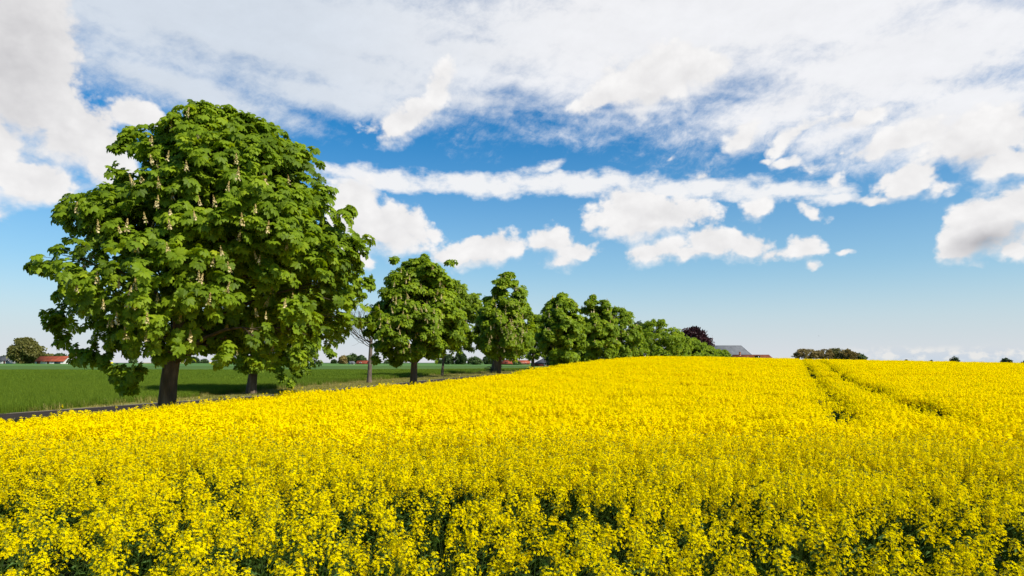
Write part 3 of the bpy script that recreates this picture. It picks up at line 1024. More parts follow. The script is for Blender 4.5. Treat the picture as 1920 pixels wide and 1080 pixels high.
def make_tree(name, dist, trunk_px, rows, leaf=.30, clusters=180, shoots=8, leaves=6, template=LEAF7, mat='chestnut',
              trunk_r=.25, rs=1, spikes=0, spike_parts=True, spike_set=None, sprigs=(), bark='bark', lean=0.0, flat=.62, crho=.14,
              limbs=40, label=None, cat="tree", group=None, hang=.42, fork=None, root_flare=1.35, base=None, solid=.6, ysq=1.0, tint0=0.0, blossom_in=0, inset=.75, lift=.9, thin_low=.75, trunk_pow=1.1):
    r = np.random.default_rng(rs)
    Z, Rr, C = profile(rows, dist)
    # a round crown looks wider and taller than its middle section: its front is nearer
    sq = (Rr.max() / dist) ** 2
    inset = inset if dist < 50 else .35
    Rr = np.maximum(Rr * (1 - .5 * sq) - leaf * inset, .6 * Rr)
    bx0 = px(trunk_px, dist)
    C = C * (1 - 1.25 * sq)
    Z = np.where(Z > 0, Z * (1 - .6 * sq), Z)
    q01 = np.clip((Z - Z[0]) / (Z[-1] - Z[0]), 0, 1)
    mg = min(leaf * inset, .2 * (Z[-1] - Z[0]))
    Z = Z - mg * q01 + mg * lift * (1 - q01)
    bx = px(trunk_px, dist)
    bz = float(gz(bx, dist)) if base is None else base
    if 50 < dist < 160 and cat == 'tree':       # many small clusters round off the far crowns
        clusters, crho = int(clusters * 1.5), crho * .8
    root = empty(name, (bx, dist, bz))
    if label:
        tag(root, label, cat, group)
    Z = Z - bz
    C = C - bx
    Rm = Rr.max()
    zt, zb = Z[-1], Z[0]
    # ---- cluster centres spread through the crown, most of them near its outside
    wz = np.linspace(zb, zt, 200)
    pr = np.interp(wz, Z, Rr) + .15 * Rm
    pr /= pr.sum()
    z = r.choice(wz, clusters, p=pr) + r.normal(0, .02 * (zt - zb), clusters)
    th = r.random(clusters) * 2 * math.pi
    fr = np.where(r.random(clusters) < .74, 1 - .30 * r.random(clusters) ** 1.6, solid * r.random(clusters) ** .5 + .12)
    lump = 1 + .07 * np.sin(3 * th + z * 1.1 + rs) + .05 * np.sin(5 * th - 2.1 * z)
    rho = crho * Rm * (.75 + .5 * r.random(clusters)) * np.clip(np.interp(z, Z, Rr) / (.55 * Rm), .35, 1)
    rad = np.maximum(np.interp(z, Z, Rr) * lump * fr - rho * (.7 if dist < 50 else .45), 0.02)
    cx = np.interp(z, Z, C)
    cc = np.column_stack([cx + rad * np.cos(th), rad * np.sin(th) * ysq, z])
    for (sx, sy, yy) in sprigs:
        cc = np.vstack([cc, [px(sx, dist + yy) - bx, yy, zpx(sy, dist + yy) - bz]])
        rho = np.append(rho, .17)
    n = len(cc)
    zc = zb + .45 * (zt - zb)
    axis0 = np.column_stack([np.interp(cc[:, 2], Z, C), np.zeros(n), np.full(n, 0.0)])
    outw = norm(np.column_stack([cc[:, 0] - axis0[:, 0], cc[:, 1], (cc[:, 2] - zc) * .55]))
    # ---- shoots in every cluster
    ci = np.repeat(np.arange(n), shoots)
    keep = r.random(len(ci)) < np.where(cc[ci, 2] < zb + .34 * (zt - zb), thin_low, 1.0)
    keep[ci >= clusters] = np.tile(np.arange(shoots) < 6, n - clusters)
    ci = ci[keep]
    m = len(ci)
    off = np.clip(r.normal(0, .58, (m, 3)), -1.1, 1.1) * [1, 1, flat] + outw[ci] * .30
    P = cc[ci] + off * rho[ci][:, None]
    ax = norm(outw[ci] * .55 + norm(off) * .45 + np.array([0, 0, .65]) + r.normal(0, .25, (m, 3)))
    # ---- leaves round every shoot
    si = np.repeat(np.arange(m), leaves)
    k = np.tile(np.arange(leaves), m)
    ph = k * (2 * math.pi / leaves) * 1.03 + np.repeat(r.random(m) * 6.28, leaves) + r.normal(0, .25, m * leaves)
    A = ax[si]
    e1 = norm(np.cross(A, np.array([.31, .83, .12])))
    e2 = np.cross(A, e1)
    d = norm(np.cos(ph)[:, None] * e1 + np.sin(ph)[:, None] * e2 + A * (.35 * r.random(len(si)) - .05)[:, None])
    LP = P[si] + d * (leaf * .33) + A * (leaf * .12) * r.normal(0, 1, len(si))[:, None]
    x = norm(d - np.array([0, 0, 1.0]) * (hang * (.2 + 1.5 * r.random(len(si))))[:, None])
    nn = norm(A * .5 + np.array([0, 0, .75]) + d * .25 + r.normal(0, .36, (len(si), 3)))
    S = leaf * (.72 + .5 * r.random(len(si)))
    shoot_t = r.random(m)
    tint = np.clip(.16 + .52 * shoot_t[si] + r.normal(0, .11, len(si)) + tint0, 0, 1)
    cb = MB()
    cb.scatter(template[0], template[1], LP, frames(x, nn), S, 0, tint)
    # leaf stalks and twigs
    crown_mats = [M[mat], M['blossom']]
    if blossom_in:
        sel = r.choice(m, min(m, blossom_in), replace=False)
        nb = 5
        bp = np.repeat(P[sel] + ax[sel] * leaf * .3, nb, 0) + np.tile(np.column_stack([np.zeros((nb, 2)), np.linspace(0, .26, nb)]), (len(sel), 1)) * 1.1
        sz = np.tile(np.linspace(.13, .05, nb), len(sel))
        rn = r.normal(0, 1, (len(bp), 3)) * [1, 1, .4]
        cb.scatter(QUAD, QF, bp, frames(np.cross(rn, [0.1, 0, 1.0]), rn), sz, 1, r.random(len(bp)))
    cb.build("crown", crown_mats, root)
    # ---- trunk and limbs
    tb = MB()
    top = np.array([np.interp(zt * .72, Z, C) * .8, 0, zt * .72])
    nseg = 12
    t = np.linspace(0, 1, nseg)
    tp = np.column_stack([top[0] * t ** trunk_pow + lean * np.sin(t * math.pi) * .5, .04 * np.sin(t * 5) * trunk_r, t * top[2] - .25 * (1 - t)])
    tr = trunk_r * np.interp(t, [0, .04, .12, .4, .7, 1], [root_flare * 1.08, root_flare, 1.02, .86, .5, .10])
    sd = 14 if dist < 60 else 7
    tb.tube(tp, tr, sd, 0, lump=.13)
    order = np.argsort(-rho[:n] + r.random(n) * .4)[:limbs]
    for q in order:
        e = cc[q]
        hz = np.clip((e[2] - zb) / (zt - zb), 0, 1)
        rr_ = math.hypot(e[0] - np.interp(e[2], Z, C), e[1])
        t0 = np.clip((e[2] - .55 * rr_) / top[2], max(.10, (zb + .25) / top[2] * .75), .93)
        p0 = np.array([np.interp(t0, t, tp[:, i]) for i in range(3)])
        s = np.linspace(0, 1, 6)[:, None]
        ctrl = p0 * .45 + e * .55 + np.array([0, 0, -.05 * rr_ if e[2] > zc else .30 * rr_])
        pp = (1 - s) ** 2 * p0 + 2 * s * (1 - s) * ctrl + s ** 2 * e
        rb = trunk_r * np.interp(t0, [0, .4, 1], [.42, .30, .12]) * (.7 + .5 * r.random())
        tb.tube(pp, rb * np.linspace(1, .12, 6), 5 if dist < 60 else 3, 0, cap=False)
        if dist < 60:
            for w in np.flatnonzero(ci == q)[:6]:
                tb.tube([pp[4], (pp[4] + P[w]) / 2 + r.normal(0, .04, 3), P[w]], [rb * .16, rb * .1, rb * .05], 3, 0, cap=False)
    tb.build("trunk", M[bark], root, smooth=True)
    # ---- candles of blossom
    if spikes:
        order_y = np.argsort(P[:, 1] + .25 * r.random(m))
        cell, front = set(), []
        hx = max(.30, .055 * Rm)
        for w in order_y:
            key = (int(P[w, 0] // hx), int(P[w, 2] // hx))
            if key not in cell and ci[w] < clusters and P[w, 2] < zb + .90 * (zt - zb) and math.hypot(P[w, 0] - np.interp(P[w, 2], Z, C), 0) < .66 * np.interp(P[w, 2], Z, Rr):
                cell.add(key)
                front.append(w)
        front = np.array(front)
        sel = front[np.argsort(r.random(len(front)) + .45 * (P[front, 2] - zb) / (zt - zb))]
        got = []
        fwd = P + np.array([.05, -leaf * 1.5, leaf * .6])
        U, V = (P[:, 0] + bx) / (P[:, 1] + dist), (P[:, 2] + bz) / (P[:, 1] + dist)
        for w in sel:
            # a candle stands among leaves: others must show beside and above it
            fu, fv = (fwd[w, 0] + bx) / (fwd[w, 1] + dist), (fwd[w, 2] + bz) / (fwd[w, 1] + dist)
            q = .30 / dist
            if min(np.sum((np.abs(U - fu - a * q) < q * .8) & (np.abs(V - fv - c * q) < q * .8)) for a, c in ((-1, .5), (1, .5), (0, 1.3))) < 4:
                continue
            if all(np.sum((P[w] - P[g]) ** 2) > (.055 * Rm) ** 2 for g in got):
                got.append(w)
            if len(got) >= spikes:
                break
        ss = spike_set or SPIKES
        for i, w in enumerate(got):
            so = bpy.data.objects.new("flower_spike", ss[i % len(ss)])
            COL.objects.link(so)
            so.parent = root
            so.location = P[w] + np.array([.05, -leaf * (1.15 if P[w, 2] > zb + .55 * (zt - zb) else 2.0), leaf * .6])
            so.rotation_euler = (r.normal(0, .16), r.normal(.05, .16), r.random() * 6.28)
            q = (.85 if dist < 30 else .7) + .4 * r.random()
            so.scale = (q, q, q)
    return root


GR1 = "chestnut trees in the row beside the rapeseed"
GR2 = "trees along the far side of the lane"

MAIN = [(194, 360, 425), (207, 302, 474), (232, 266, 498), (262, 246, 524), (300, 222, 574), (340, 202, 594), (380, 180, 620), (420, 154, 630), (450, 130, 640),
        (480, 108, 650), (515, 94, 660), (560, 92, 660), (595, 94, 645), (618, 112, 622), (636, 140, 590), (650, 190, 552)]
make_tree("chestnut_tree", 20.0, 310, MAIN, leaf=.20, clusters=380, shoots=16, leaves=5, trunk_r=.24, rs=3, trunk_pow=2.0, spikes=98, limbs=70, crho=.125, lean=.0, flat=.75, solid=.5, thin_low=.42,
          sprigs=[(238, 262, -.5), (226, 278, -.6), (250, 252, -.3), (128, 385, -.6), (122, 402, -.4), (70, 500, -.4), (84, 498, -.6), (100, 604, -.8), (116, 632, -.6), (108, 590, -.5),
                  (245, 712, -1.6), (222, 694, -1.4), (262, 694, -1.7), (205, 676, -1.3), (240, 724, -1.5), (655, 398, -.7), (395, 222, 0), (330, 226, .2), (150, 662, -1.0), (180, 667, -1.2), (690, 530, -.5),
                  (560, 668, -1), (300, 668, -2), (420, 668, -2), (480, 672, -1.5)],
          label="largest chestnut tree at left with white flower candles, trunk rising from the rapeseed", group=GR1)
make_tree("chestnut_tree", 33.8, 773, [(487, 765, 812), (500, 738, 838), (530, 712, 862), (560, 702, 866), (590, 690, 872), (615, 680, 876), (640, 682, 868), (656, 698, 850), (668, 716, 832)],
          leaf=.21, clusters=180, shoots=14, leaves=6, template=LEAF5, trunk_r=.185, rs=5, spikes=80, limbs=45, crho=.15, tint0=.06,
          sprigs=[(797, 483, 0), (742, 487, 0), (845, 492, 0), (704, 672, -.5)], label="second chestnut tree of the near row, loose topped, with a thick trunk by the lane", group=GR1)
make_tree("chestnut_tree", 44.9, 933, [(508, 938, 968), (525, 922, 978), (550, 906, 988), (580, 897, 998), (610, 891, 1008), (635, 890, 1010), (655, 896, 1000), (668, 908, 985)],
          leaf=.23, clusters=140, shoots=13, leaves=6, template=LEAF5, trunk_r=.15, rs=8, tint0=.08, spikes=75, limbs=30, crho=.16, spike_set=SPIKES_FAR,
          label="third chestnut tree of the near row, narrow domed crown dotted with flower candles", group=GR1)
make_tree("chestnut_tree", 56.0, 1030, [(553, 1040, 1062), (570, 1024, 1080), (595, 1014, 1092), (620, 1010, 1097), (645, 1010, 1097), (665, 1018, 1090), (678, 1032, 1075)],
          leaf=.25, clusters=120, shoots=13, leaves=5, template=LEAF5, trunk_r=.16, rs=13, tint0=.06, limbs=20, crho=.17, blossom_in=70,
          label="fourth chestnut tree of the near row, dense rounded crown and grey trunk", group=GR1)
make_tree("chestnut_tree", 70.0, 1107, [(554, 1106, 1126), (570, 1094, 1142), (600, 1086, 1154), (630, 1086, 1160), (652, 1092, 1158), (666, 1100, 1148)],
          leaf=.28, clusters=110, shoots=12, leaves=5, template=LEAF5, trunk_r=.15, rs=17, tint0=.1, limbs=14, crho=.17, blossom_in=110,
          label="fifth chestnut tree of the near row, its trunk foot hidden by the yellow crest", group=GR1)
make_tree("chestnut_tree", 84.0, 1160, [(576, 1146, 1168), (588, 1138, 1186), (610, 1132, 1202), (636, 1134, 1212), (658, 1138, 1212), (672, 1146, 1204)],
          leaf=.30, clusters=100, shoots=12, leaves=5, template=LEAF3, trunk_r=.17, rs=19, tint0=.05, limbs=10, crho=.17, blossom_in=70,
          label="sixth chestnut tree of the near row, leaning its crown right towards a gap", group=GR1)
make_tree("chestnut_tree", 118.0, 1240, [(600, 1222, 1248), (608, 1206, 1266), (625, 1194, 1282), (650, 1188, 1290), (668, 1192, 1290), (680, 1200, 1280)],
          leaf=.38, clusters=120, shoots=12, leaves=5, template=LEAF3, trunk_r=.18, rs=23, tint0=.1, limbs=8, crho=.15,
          label="wide round chestnut tree standing alone right of the gap on the crest", group=GR1)


def far_row():
    """the row runs on down the far side of the hill; only the tops look over the crop"""
    a = make_tree("chestnut_tree", 136.0, 1272, [(625, 1262, 1280), (634, 1252, 1290), (650, 1248, 1296), (670, 1250, 1294), (682, 1258, 1288)], leaf=.42, clusters=90, shoots=12, leaves=5, template=LEAF3,
                  trunk_r=.18, rs=29, tint0=.12, limbs=6, crho=.17, group=GR1, label="first small chestnut top right of the wide round tree, below the copper beech")
    tag(a, cat="tree")
    b = make_tree("chestnut_tree", 156.0, 1296, [(634, 1286, 1304), (642, 1276, 1314), (655, 1272, 1318), (670, 1274, 1316), (682, 1284, 1306)], leaf=.46, clusters=80, shoots=12, leaves=5, template=LEAF3,
                  trunk_r=.18, rs=31, tint0=.12, limbs=6, crho=.17, group=GR1, label="chestnut top below the middle of the copper beech")
    protos = [a, b]
    labels = ["chestnut top under the right edge of the copper beech", "chestnut top in the receding row below the flagpole", "chestnut top in the receding row left of the grey roof",
              "chestnut top against the left end of the grey roof", "last but one chestnut top before the red roof", "last chestnut top of the receding row, touching the red roof"]
    for i, (d, top) in enumerate(((178, 638), (205, 643), (240, 649), (285, 655), (345, 656), (430, 660))):
        c = copy_tree(protos[i % 2])
        x = -17.1 + SL * d
        z = float(gz(x, d))
        c.location = (x, d, z)
        hgt = zpx(top, d) - z
        ref = (zpx(625, 136) - a.location.z) if i % 2 == 0 else (zpx(634, 156) - b.location.z)
        s = hgt / ref
        c.scale = (s * 1.12, s * 1.12, s)
        c.rotation_euler.z = 1.0 + 1.7 * i
        tag(c, labels[i], "tree", GR1)


far_row()

# far side of the lane
make_tree("chestnut_tree", 42.0, 470, [(430, 460, 520), (470, 420, 560), (530, 385, 600), (590, 362, 612), (630, 365, 612), (655, 385, 608), (678, 420, 590), (690, 450, 560)],
          leaf=.24, clusters=210, shoots=12, leaves=6, template=LEAF5, trunk_r=.27, rs=37, spikes=8, limbs=40, crho=.13,
          sprigs=[(560, 700, -1), (545, 715, -1), (575, 694, -.8), (530, 705, -1), (622, 660, -1), (612, 655, -1), (520, 690, -1)],
          label="big chestnut tree half hidden behind the largest one, low branches sweeping down", group=GR2)
make_tree("chestnut_tree", 68.0, 828, [(528, 822, 862), (548, 796, 892), (580, 780, 912), (610, 778, 922), (632, 790, 914), (648, 806, 892), (658, 820, 868)],
          leaf=.25, clusters=120, shoots=12, leaves=5, template=LEAF5, mat='chestnut_pale', trunk_r=.13, rs=41, spikes=90, limbs=16, crho=.16, spike_set=SPIKES_FAR,
          label="pale yellow-green chestnut with a very thin trunk behind the second tree", group=GR2)
t_ivy = make_tree("chestnut_tree", 81.0, 925, [(580, 925, 955), (605, 905, 985), (635, 900, 1000), (655, 905, 995), (672, 915, 980)],
                  leaf=.30, clusters=90, shoots=11, leaves=5, template=LEAF3, trunk_r=.42, rs=43, limbs=8, crho=.17, blossom_in=20,
                  label="thick-trunked tree with a leafy tuft at its foot, behind the third tree", group=GR2)
make_tree("chestnut_tree", 95.0, 997, [(588, 1000, 1012), (605, 988, 1026), (630, 984, 1036), (655, 984, 1036), (672, 990, 1026)],
          leaf=.32, clusters=90, shoots=11, leaves=5, template=LEAF3, trunk_r=.24, rs=47, limbs=8, crho=.17, blossom_in=15,
          label="dark tree on the verge between the third and fourth trees", group=GR2)
make_tree("chestnut_tree", 110.0, 1051, [(600, 1045, 1060), (625, 1030, 1078), (655, 1030, 1080), (676, 1038, 1070)], leaf=.5, clusters=70, shoots=6, leaves=5, template=LEAF3,
          trunk_r=.2, rs=53, limbs=6, crho=.18, label="thin-trunked tree showing under the right side of the fourth tree's crown", group=GR2)
make_tree("chestnut_tree", 124.0, 1093, [(606, 1088, 1100), (630, 1074, 1114), (658, 1074, 1116), (674, 1082, 1108)], leaf=.55, clusters=70, shoots=6, leaves=5, template=LEAF3,
          trunk_r=.2, rs=59, limbs=6, crho=.18, label="tree filling the space between the fourth and fifth trees", group=GR2)
make_tree("oak_tree", 160.0, 1196, [(604, 1192, 1204), (612, 1184, 1212), (635, 1178, 1216), (660, 1178, 1216), (680, 1186, 1208)], leaf=.5, clusters=70, shoots=7, leaves=4, template=LEAF3, mat='dark_leaf',
          trunk_r=.22, rs=61, limbs=8, crho=.17, label="dull dark tree top in the gap beside the wide round tree")

tuft = MB()
tv, tf = spray_template(6, rng)
pp = rng.normal(0, 1, (70, 3)) * [.42, .42, .3] + [0, 0, .45]
tuft.scatter(tv, tf, pp, frames(rng.normal(0, 1, (70, 3)), rng.normal(0, 1, (70, 3))), np.full(70, .26), 0, rng.random(70))
tuft.build("ivy", M['dark_leaf'], t_ivy)


def dead_tree():
    d, tx = 55.4, 692
    bx = px(tx, d)
    bz = float(gz(bx, d))
    root = tag(empty("dead_tree", (bx, d, bz)), "bare dead young tree with thin curving branches between the two nearest crowns", "tree", GR2)
    r = np.random.default_rng(71)
    b = MB()
    h = zpx(632, d) - bz
    t = np.linspace(0, 1, 8)
    b.tube(np.column_stack([.13 * t * h * .35, 0 * t, t * h - .1]), .19 * np.interp(t, [0, .08, 1], [1.25, 1, .68]), 9, 0, lump=.12)
    tip = np.array([.13 * h * .35, 0, h])
    b.build("trunk", M['dead_bark'], root, smooth=True)
    br = MB()

    def limb(p, dirn, L, rad, depth):
        n = 7
        pts = [p]
        dv = norm(np.asarray(dirn, float))
        for i in range(n):
            dv = norm(dv + np.array([0, 0, .13]) + r.normal(0, .09, 3))
            pts.append(pts[-1] + dv * L / n)
        br.tube(pts, rad * np.linspace(1, .35, n + 1), 4, 0, cap=False)
        if depth:
            for q in range(4):
                k = r.integers(2, n)
                sd = norm(np.asarray(pts[k]) - pts[k - 1]) + r.normal(0, .45, 3) + [0, 0, .15]
                limb(np.asarray(pts[k]), sd, L * (.35 + .25 * r.random()), rad * .5, depth - 1)
    for i in range(11):
        a = math.pi + r.normal(0, .55) if i < 8 else r.random() * 6.28
        limb(tip - np.array([0, 0, (.9 * r.random()) * .9]), [math.cos(a), math.sin(a) * .8, .15 + .75 * i / 10], 2.1 + 1.0 * r.random(), .036, 2)
    br.build("branch", M['twig'], root)


dead_tree()

# ---- far trees and shrubs: rows are (y, left, right) at their own distance
def far_tree(name, label, cat, group, dist, tpx, rows, mat, rs, leaf=None, clusters=60, trunk=True, **kw):
    lf = leaf or dist * .006
    r = np.random.default_rng(rs)
    tm = spray_template(5, r)
    return make_tree(name, dist, tpx, rows, leaf=lf, clusters=clusters, shoots=6, leaves=3, template=tm, mat=mat, trunk_r=kw.pop('trunk_r', dist * .0016), rs=rs, limbs=kw.pop('limbs', 12), crho=kw.pop('crho', .2),
                     label=label, cat=cat, group=group, **kw)


far_tree("beech_tree", "dark red copper beech crown rising above the receding chestnut row", "tree", None, 255, 1303,
         [(617, 1292, 1308), (624, 1280, 1320), (634, 1272, 1330), (645, 1270, 1334), (660, 1274, 1332), (674, 1284, 1320)], 'beech', 101, leaf=1.0, clusters=150)
GH = "windswept trees on the skyline"
for i, (c, l, rr_, top, lb, mt) in enumerate([
        (1512, 1489, 1534, 656, "leftmost olive-brown windswept tree of the skyline clump, sky showing under it", 'olive'),
        (1541, 1526, 1562, 655, "second windswept tree from the left in the skyline clump", 'olive'),
        (1565, 1550, 1588, 655, "middle windswept tree of the skyline clump with the broadest brown top", 'oak'),
        (1588, 1574, 1606, 657, "windswept tree right of the middle of the skyline clump", 'olive'),
        (1612, 1600, 1623, 664, "lowest and greenest tree at the right end of the skyline clump", 'light_leaf')]):
    m_ = (l + rr_) / 2
    far_tree("windswept_tree", lb, "tree", GH, 185 + 3 * (i % 3), c, [(top, m_ - 8, m_ + 4), (top + 3, m_ - (rr_ - l) * .36, m_ + (rr_ - l) * .34), (top + 7, l, rr_), (top + 13, l + 2, rr_ - 2), (top + 18, m_ - 13, m_ + 13)], mt, 110 + i,
             leaf=.34, clusters=90, inset=.3, limbs=16, lean=.4)
GS = "small shrubs on the right skyline"
for i, (c, w, top, lb, dd) in enumerate([(1790, 8, 669, "left one of the two dark shrubs on the right skyline", 150), (1887, 11, 671, "wider dark shrub near the right end of the skyline", 150),
                                         (1700, 6, 675, "low flat shrub just right of the windswept clump", 160), (1745, 4, 675.5, "tiniest dark shrub on the skyline between two others", 160), (1919, 5, 677, "shrub cut off by the right picture edge", 150)]):
    far_tree("shrub", lb, "shrub", GS, dd, c, [(top, c - 2, c + 2), (top + 3, c - w * .7, c + w * .7), (top + 8, c - w, c + w), (top + 15, c - w, c + w)], 'dark_leaf', 130 + i, leaf=.32, clusters=26, limbs=5, trunk_r=.06)
GB = "trees on the far left horizon"
far_tree("oak_tree", "large brownish-green round tree beside the long red barn", "tree", None, 492, 43, [(636, 38, 56), (644, 30, 68), (654, 24, 73), (664, 21, 75), (672, 24, 70), (678, 34, 56)], 'oak', 141, leaf=2.2, clusters=150, limbs=30, trunk_r=.7)
for i, (d, c, w, top, bot, mt, lb) in enumerate([
        (560, 24, 10, 663, 681, 'dark_leaf', "dark bushy tree between the grey-roofed house and the large round tree"),
        (600, 10, 14, 669, 681, 'light_leaf', "low pale bush behind the grey-roofed house at the left edge"),
        (640, 93, 14, 662, 681, 'oak', "yellowish round tree top behind the middle of the long red barn"),
        (640, 112, 12, 664, 681, 'dark_leaf', "dark tree top behind the right end of the long red barn"),
        (640, 78, 5, 664, 681, 'dark_leaf', "small dark tree top behind the left end of the long red barn"),
        (600, 172, 9, 667, 682, 'dark_leaf', "tree seen under the lowest hanging leaves of the largest chestnut"),
        (620, 300, 10, 668, 683, 'dark_leaf', "dark far tree just left of the largest trunk"),
        (640, 250, 7, 670, 682, 'light_leaf', "pale far tree seen through low leaves left of the largest trunk"),
        (620, 363, 8, 672, 683, 'dark_leaf', "far tree just right of the largest trunk"),
        (640, 384, 7, 674, 683, 'dark_leaf', "small far tree between the two leftmost trunks"),
        (470, 643, 8, 668, 683, 'olive', "brownish bare-twigged tree at the left end of the clump beside a red roof"),
        (480, 661, 16, 666, 683, 'light_leaf', "broadest tree of the clump beside the far red roof"),
        (470, 677, 9, 668, 683, 'dark_leaf', "dark tree touching the far red roof, seen beside the dead trunk"),
        (520, 626, 3, 678, 683, 'dark_leaf', "tiny round tree left of the far clump"),
        (480, 727, 6, 677, 683, 'dark_leaf', "small far bush right of the dead tree trunk"),
        (520, 750, 3, 679, 683, 'dark_leaf', "tiny far tree left of the second tree's trunk"),
        (480, 824, 5, 677, 683, 'dark_leaf', "small lollipop tree beside the thin trunk"),
        (430, 842, 11, 664, 684, 'dark_leaf', "left tree of the dark pair right of the thin trunk"),
        (430, 863, 12, 660, 684, 'dark_leaf', "right, taller tree of the dark pair right of the thin trunk"),
        (410, 890, 14, 671, 684, 'light_leaf', "light green bush left of the third tree's trunk"),
        (440, 915, 10, 668, 683, 'dark_leaf', "dark far tree directly left of the thick trunk"),
        (395, 970, 8, 679, 685.5, 'light_leaf', "rounded green bush in front of the red barn")]):
    far_tree("far_tree" if "bush" not in lb else "bush", lb, "tree" if "bush" not in lb else "bush", GB, d, c, [(top, c - w * .3, c + w * .3), (top + (bot - top) * .25, c - w * .75, c + w * .75), (top + (bot - top) * .6, c - w, c + w), (bot - 1, c - w * .8, c + w * .8)],
             mt, 150 + i, leaf=d * .0035, clusters=44, limbs=6, trunk_r=.3)
GD = "dark trees behind the near row"
for i, (d, c, w, top, lb) in enumerate([(260, 1048, 26, 655, "dark tree mass seen between the fourth and fifth trunks"), (240, 1092, 26, 650, "dark tree seen just left of the fifth trunk"), (230, 1135, 26, 645, "dark tree seen between the fifth and sixth trunks"), (230, 1178, 24, 650, "dark tree seen right of the sixth trunk")]):
    far_tree("hedge_tree", lb, "tree", GD, d, c, [(top, c - w * .4, c + w * .4), (top + 10, c - w * .9, c + w * .9), (top + 22, c - w, c + w), (685, c - w, c + w)], 'dark_leaf', 190 + i, leaf=1.1, clusters=70, limbs=6)

# ------------------------------------------------------------------ farm buildings, flagpole, birds
M['white_wall'] = rough_mat("limewashed_wall", [(0.3, (0.42, 0.40, 0.36)), (0.7, (0.62, 0.60, 0.56))], 0.5, 5)
M['red_tile'] = rough_mat("red_roof_tiles", [(0.3, (0.16, 0.035, 0.018)), (0.55, (0.28, 0.065, 0.030)), (0.75, (0.38, 0.12, 0.06))], 0.35, 7, (1, 1, 1), .85, .05, 3)
M['brown_tile'] = rough_mat("brown_roof_tiles", [(0.3, (0.09, 0.028, 0.014)), (0.55, (0.15, 0.045, 0.020)), (0.75, (0.21, 0.075, 0.035))], 0.6, 7, (1, 1, 1), .85, .05, 3)
M['slate'] = rough_mat("grey_fibre_roof", [(0.3, (0.085, 0.09, 0.095)), (0.7, (0.14, 0.145, 0.15))], 0.6, 7, (1, 1, 1), .8, .04, 4)
M['dark_roof'] = rough_mat("dark_grey_roof", [(0.3, (0.045, 0.047, 0.055)), (0.7, (0.085, 0.088, 0.098))], 0.5, 5)
M['red_board'] = rough_mat("red_painted_boards", [(0.3, (0.11, 0.022, 0.018)), (0.7, (0.19, 0.04, 0.03))], 0.8, 5)
M['brick'] = rough_mat("orange_brick", [(0.3, (0.20, 0.075, 0.035)), (0.7, (0.30, 0.12, 0.055))], 0.8, 5)
M['door'] = rough_mat("dark_red_door", [(0.3, (0.06, 0.015, 0.012)), (0.7, (0.10, 0.025, 0.02))], 1.0, 3)
M['pane'] = rough_mat("window_glass", [(0.3, (0.02, 0.022, 0.026)), (0.7, (0.035, 0.038, 0.045))], 0.5, 2, rough=.15, spec=.5)
M['white_paint'] = rough_mat("white_paint", [(0.3, (0.72, 0.72, 0.70)), (0.7, (0.80, 0.80, 0.78))], 1.0, 3, rough=.5)
M['bird'] = rough_mat("dark_feathers", [(0.3, (0.02, 0.02, 0.022)), (0.7, (0.05, 0.05, 0.055))], 3.0, 3)


